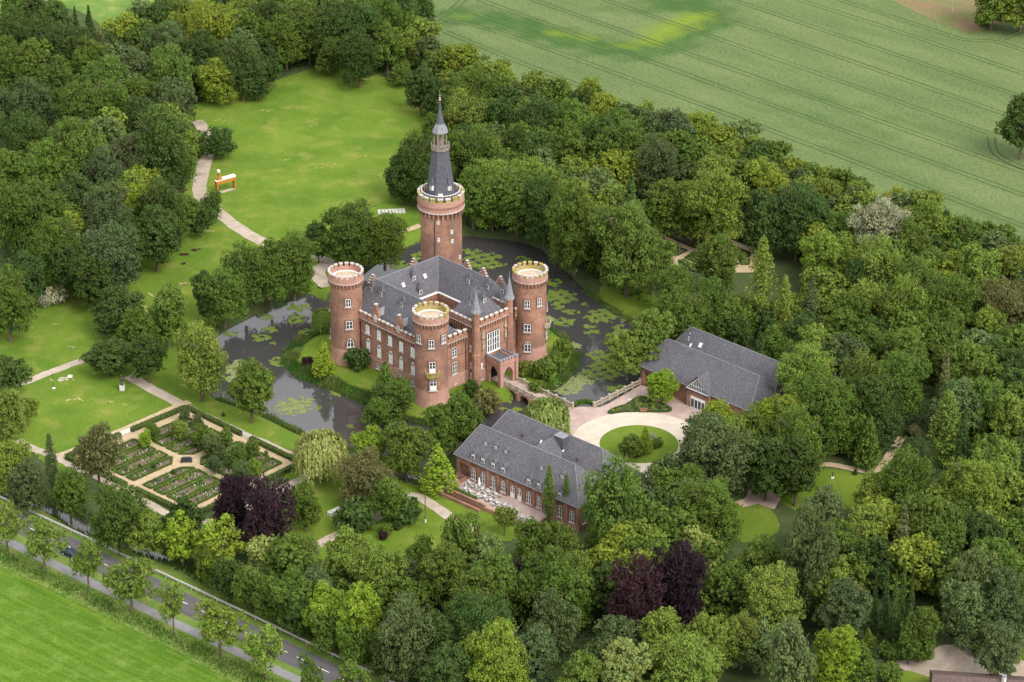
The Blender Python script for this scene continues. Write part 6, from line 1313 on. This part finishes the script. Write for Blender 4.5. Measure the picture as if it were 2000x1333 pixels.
# labels
from collections import defaultdict
keyd=defaultdict(list)
for rec in RECS:
    e,x,yt,r,col,kd,nm,pc_=rec
    cx_,cy_=pc_
    if kd=='O': an='in the row between road and cycle path'
    else: an=min(ANCH[:-1],key=lambda q:(q[0]-cx_)**2+((q[1]-cy_)*1.5)**2)[2]
    if kd in'boSOB': sz='large' if r>=48 else ('medium' if r>=32 else 'small'); kw='leafy tree'
    else:
        sz='large' if r>=28 else 'small'; kw={'p':'slender poplar','c':'pointed conifer','k':'cone shaped tree','w':'weeping willow','s':'rounded shrub','R':'dense rounded yew'}[kd]
        if nm=='clipped_cone': kw='clipped cone bush'
    rec+= [sz,kw,an]; keyd[(col,sz,kw,an)].append(rec)
ordw0=['','leftmost of {n} alike ','second from the left of {n} alike ','third from the left of {n} alike ','fourth from the left of {n} alike ','fifth from the left of {n} alike ','sixth from the left of {n} alike ','seventh from the left of {n} alike ','eighth from the left of {n} alike ','ninth from the left of {n} alike ','tenth from the left of {n} alike ']
nw=['','','two','three','four','five','six','seven','eight','nine','ten','eleven','twelve']
ON=['leftmost','second from left','third from left','fourth from left','fifth from left','sixth from left','seventh from left','eighth from left','ninth from left','tenth from left']
for (col,sz,kw,an),L_ in keyd.items():
    L_.sort(key=lambda q:q[1])
    for i,rec in enumerate(L_):
        e=rec[0]; lab=f'{sz} {CW[col]} {kw} {an}'
        if len(L_)==2: lab+=', '+('left' if i==0 else 'right')+' one'
        elif len(L_)>2: lab+=', '+(ON[i] if i<len(L_)-1 else 'rightmost')
        if len(lab.split())>16: print('LONG',len(lab.split()),lab)
        e['label']=lab; e['category']='shrub' if rec[5]=='s' or rec[6]=='clipped_cone' else 'tree'
        e['group']='trees in the row along the cycle path' if rec[5]=='O' else ('shrubs of the park' if rec[5]=='s' else ('clipped cones on the small lawn' if rec[6]=='clipped_cone' else 'trees of the castle park'))
# ================================================================= UNDERGROWTH, REEDS, LILY PADS
def scatter(poly,n,fn):
    P=np.array(poly); x0,y0=P.min(0);x1,y1=P.max(0); x=RNG.uniform(x0,x1,n); y=RNG.uniform(y0,y1,n); k=fn(x,y); return x[k],y[k]
lf=Leafy()
x=RNG.uniform(-125,160,150000); y=RNG.uniform(-135,225,150000)
k=inpoly(x,y,WOODS[0]); 
for h in HOLES[5:]: k&=~inpoly(x,y,h)
for w in (moat_out,): k&=~inpoly(x,y,w)
x,y=x[k],y[k]; nz=np.sin(x*.45+1.3)*np.cos(y*.38)+np.sin(x*.17-y*.21)+RNG.normal(0,.4,len(x)); h=np.clip(nz*.9+.9,.1,3.0)*RNG.uniform(.2,1,len(x))
tint=np.stack([.055+.02*nz.clip(-1,1.5),.095+.03*nz.clip(-1,1.5),.026+0*x],1)*RNG.uniform(.75,1.3,(len(x),1))
lf.add(np.stack([x,y,h],1),np.array([0,0,1.]),RNG.uniform(.5,1.1,len(x)),tint.clip(.01,1)); o=lf.build('undergrowth',M['herb']); tag(o,kind='stuff')
# reeds along the banks and the tall grass strip by the cycle path
def blades(name,x,y,z,h,tint,w=.16):
    n=len(x); a=RNG.uniform(0,math.pi,n); dx=np.cos(a)*w/2; dy=np.sin(a)*w/2; lx=RNG.normal(.12,.16,n)*h; ly=RNG.normal(-.05,.16,n)*h
    V=np.stack([np.stack([x-dx,y-dy,z],1),np.stack([x+dx,y+dy,z],1),np.stack([x+dx*.4+lx,y+dy*.4+ly,z+h],1),np.stack([x-dx*.4+lx,y-dy*.4+ly,z+h],1)],1).reshape(-1,3)
    return npmesh(name,V,np.arange(4*n).reshape(-1,4),M['herb'],np.repeat(tint,4,0))
def along(pts,zpl,width,n,closed=False):
    w=gp(pts,zpl,4,False); w=np.array(w); seg=np.linalg.norm(np.diff(w,axis=0),axis=1); cs=np.concatenate([[0],np.cumsum(seg)]); u=RNG.uniform(0,cs[-1],n); i=np.searchsorted(cs,u)-1; i=i.clip(0,len(seg)-1); t=(u-cs[i])/seg[i]; p=w[i]+(w[i+1]-w[i])*t[:,None]
    d=(w[i+1]-w[i])/seg[i][:,None]; o_=RNG.uniform(-width/2,width/2,n); return p[:,0]-d[:,1]*o_,p[:,1]+d[:,0]*o_
X_,Y_,Z_,H_=[],[],[],[]
for pts,wd,n,hh_ in (([(424,780),(470,798),(534,823),(592,851)],1.6,3000,1.3),([(592,851),(640,868),(700,884),(760,904)],2.,2200,1.1),([(566,712),(572,690),(600,666),(640,652)],4.2,5000,1.7),([(566,712),(580,730),(620,748),(671,766),(720,788),(760,804)],2.6,5200,1.5),
    ([(850,832),(812,826),(770,812)],1.2,1200,.9),([(1128,690),(1122,712),(1100,742),(1078,758),(1050,768)],2.6,3000,1.1),([(1252,672),(1238,634),(1190,602),(1140,568)],1.6,1500,.9),([(1000,585),(1060,635),(1110,672)],2.2,2000,1.2),([(600,570),(560,592),(500,617)],1.4,900,.9)):
    a,b=along(pts,WZ,wd,n); X_.append(a);Y_.append(b);H_.append(RNG.uniform(.5,1,n)*hh_)
X_=np.concatenate(X_);Y_=np.concatenate(Y_);H_=np.concatenate(H_); Z_=np.maximum(heights(X_,Y_),WZ-.1)
pn=np.sin(X_*.9+Y_*.6)+np.sin(X_*.33-Y_*.71+1); H_=H_*(.75+.3*pn).clip(.25,1.4); tc=(np.array([.115,.19,.045])+np.array([.035,.02,.01])*pn[:,None])*RNG.uniform(.65,1.3,(len(X_),1)); tag(blades('reeds',X_,Y_,Z_,H_,tc),kind='stuff')
strip_=gp([(-60,1038),(0,1066),(112,1118),(307,1214),(562,1332),(760,1425),(600,1425),(460,1338),(330,1268),(220,1213),(0,1108),(-60,1075)],0)
a,b=scatter(strip_,60000,lambda x,y:inpoly(x,y,strip_)); n=len(a); nz=np.sin(a*.9+b*.4)+np.sin(a*.35-b*.7)
tc=np.stack([.085+.03*RNG.random(n),.16+.02*nz,.035+0*a],1)*RNG.uniform(.7,1.25,(n,1)); edge=np.clip(polydist(a,b,strip_)/2.2,.25,1)
tag(blades('tall_grass',a,b,np.zeros(n)+.01,(.65+.25*nz.clip(-1,1))*RNG.uniform(.5,1.2,n)*edge,tc.clip(.01,1),.2),kind='stuff')
ws=gp([(-30,965),(60,972),(160,1032),(240,1070),(330,1108),(500,1198),(640,1262),(860,1366),(900,1340),(640,1228),(470,1150),(330,1080),(240,1040),(160,990),(60,945),(-30,950)],0)
a,b=scatter(ws,60000,lambda x,y:inpoly(x,y,ws)&~inpoly(x,y,stream)); n=len(a)
tag(blades('bank_grass',a,b,heights(a,b),RNG.uniform(.4,1.3,n),np.array([.07,.125,.03])*RNG.uniform(.6,1.3,(n,1)),.22),kind='stuff')
fe=[(900,160),(1060,215),(1200,258),(1350,292),(1480,330),(1600,378),(1750,430),(1880,482),(1990,520)]
pads=[(582,601,24,9,0),(579,623,17,11,0),(522,620,12,7,0),(526,644,18,6,0),(509,660,21,7,0),(534,672,7,4,0),(600,653,20,10,0),(573,684,14,8,0),(606,662,13,13,1),(544,707,17,9,0),(448,652,15,5,0),(460,727,20,20,1),(573,794,34,16,1),(606,782,9,4,1),(656,765,17,9,0),(623,796,6,4,0),(540,826,13,7,1),(687,833,10,3,0),(1097,581,32,14,0),(1089,598,14,8,0),(1116,610,17,5,0),(1101,630,23,8,0),(1175,618,32,14,0),(1150,638,13,4,0),(1157,649,16,5,0),(1210,642,14,8,0),(1224,624,12,7,0),(1120,677,15,8,1),(1171,694,28,9,0),(1190,708,32,15,0),(1175,728,42,15,0),(1126,745,32,11,1),(1107,761,32,10,1),(1205,760,20,8,0),(1074,624,10,7,1),(992,782,11,5,0),(944,503,42,9,0),(947,517,42,9,0),(920,492,20,6,0),(780,518,22,9,0),(817,500,14,9,0),(1022,505,16,5,0),(1083,553,16,9,0),(1089,575,22,11,0),(1010,800,10,4,0),(980,800,8,3,0),(1060,530,14,6,0),(1145,595,10,4,0)]
VX=[];TT=[];cnt=0
for x,y,rx,ry,pale in pads:
    c=G(x,y,WZ); ax,ay=rx*.128,ry*.128/.45; n=int(ax*ay*math.pi*8.5)
    for _ in range(n):
        a=random.uniform(0,6.283); q=math.sqrt(random.random())*random.uniform(.75,1.08); px_,py_=c.x+ax*q*math.cos(a),c.y+ay*q*math.sin(a)
        if math.sin(px_*2.1+py_*1.3)+math.sin(px_*1.1-py_*2.3)+random.gauss(0,.5)<(-1. if pale else -.5)+(q>.8)*.6: continue
        s_=random.uniform(.2,.4); t0=random.uniform(0,6.28); z_=WZ+.012+random.uniform(0,.03)
        VX.append([(px_+s_*math.cos(t0+k*math.pi/3),py_+s_*math.sin(t0+k*math.pi/3),z_+.02*math.sin(k*2+t0)) for k in range(6)]); cc_=(.27,.31,.12) if pale else (.19,.26,.05); j=random.uniform(.75,1.2); TT.append([v*j for v in cc_])
V=np.array(VX).reshape(-1,3); n=len(VX); m_=npmesh('lily_pads',V,np.arange(6*n).reshape(-1,6),M['herb'],np.repeat(np.array(TT),6,0)); tag(m_,kind='stuff')
# ivy and groundcover on the terrace planter
hedge('planter_hedge','low green hedge round the left end of the cafe terrace',[tuple(hf.at(3.9,5.6,0))[:2],tuple(hf.at(10.5,5.7,0))[:2]],.9,.7,(.09,.17,.025),z=TZ,dens=30,size=.25)
print('OBJECTS',len(bpy.data.objects))
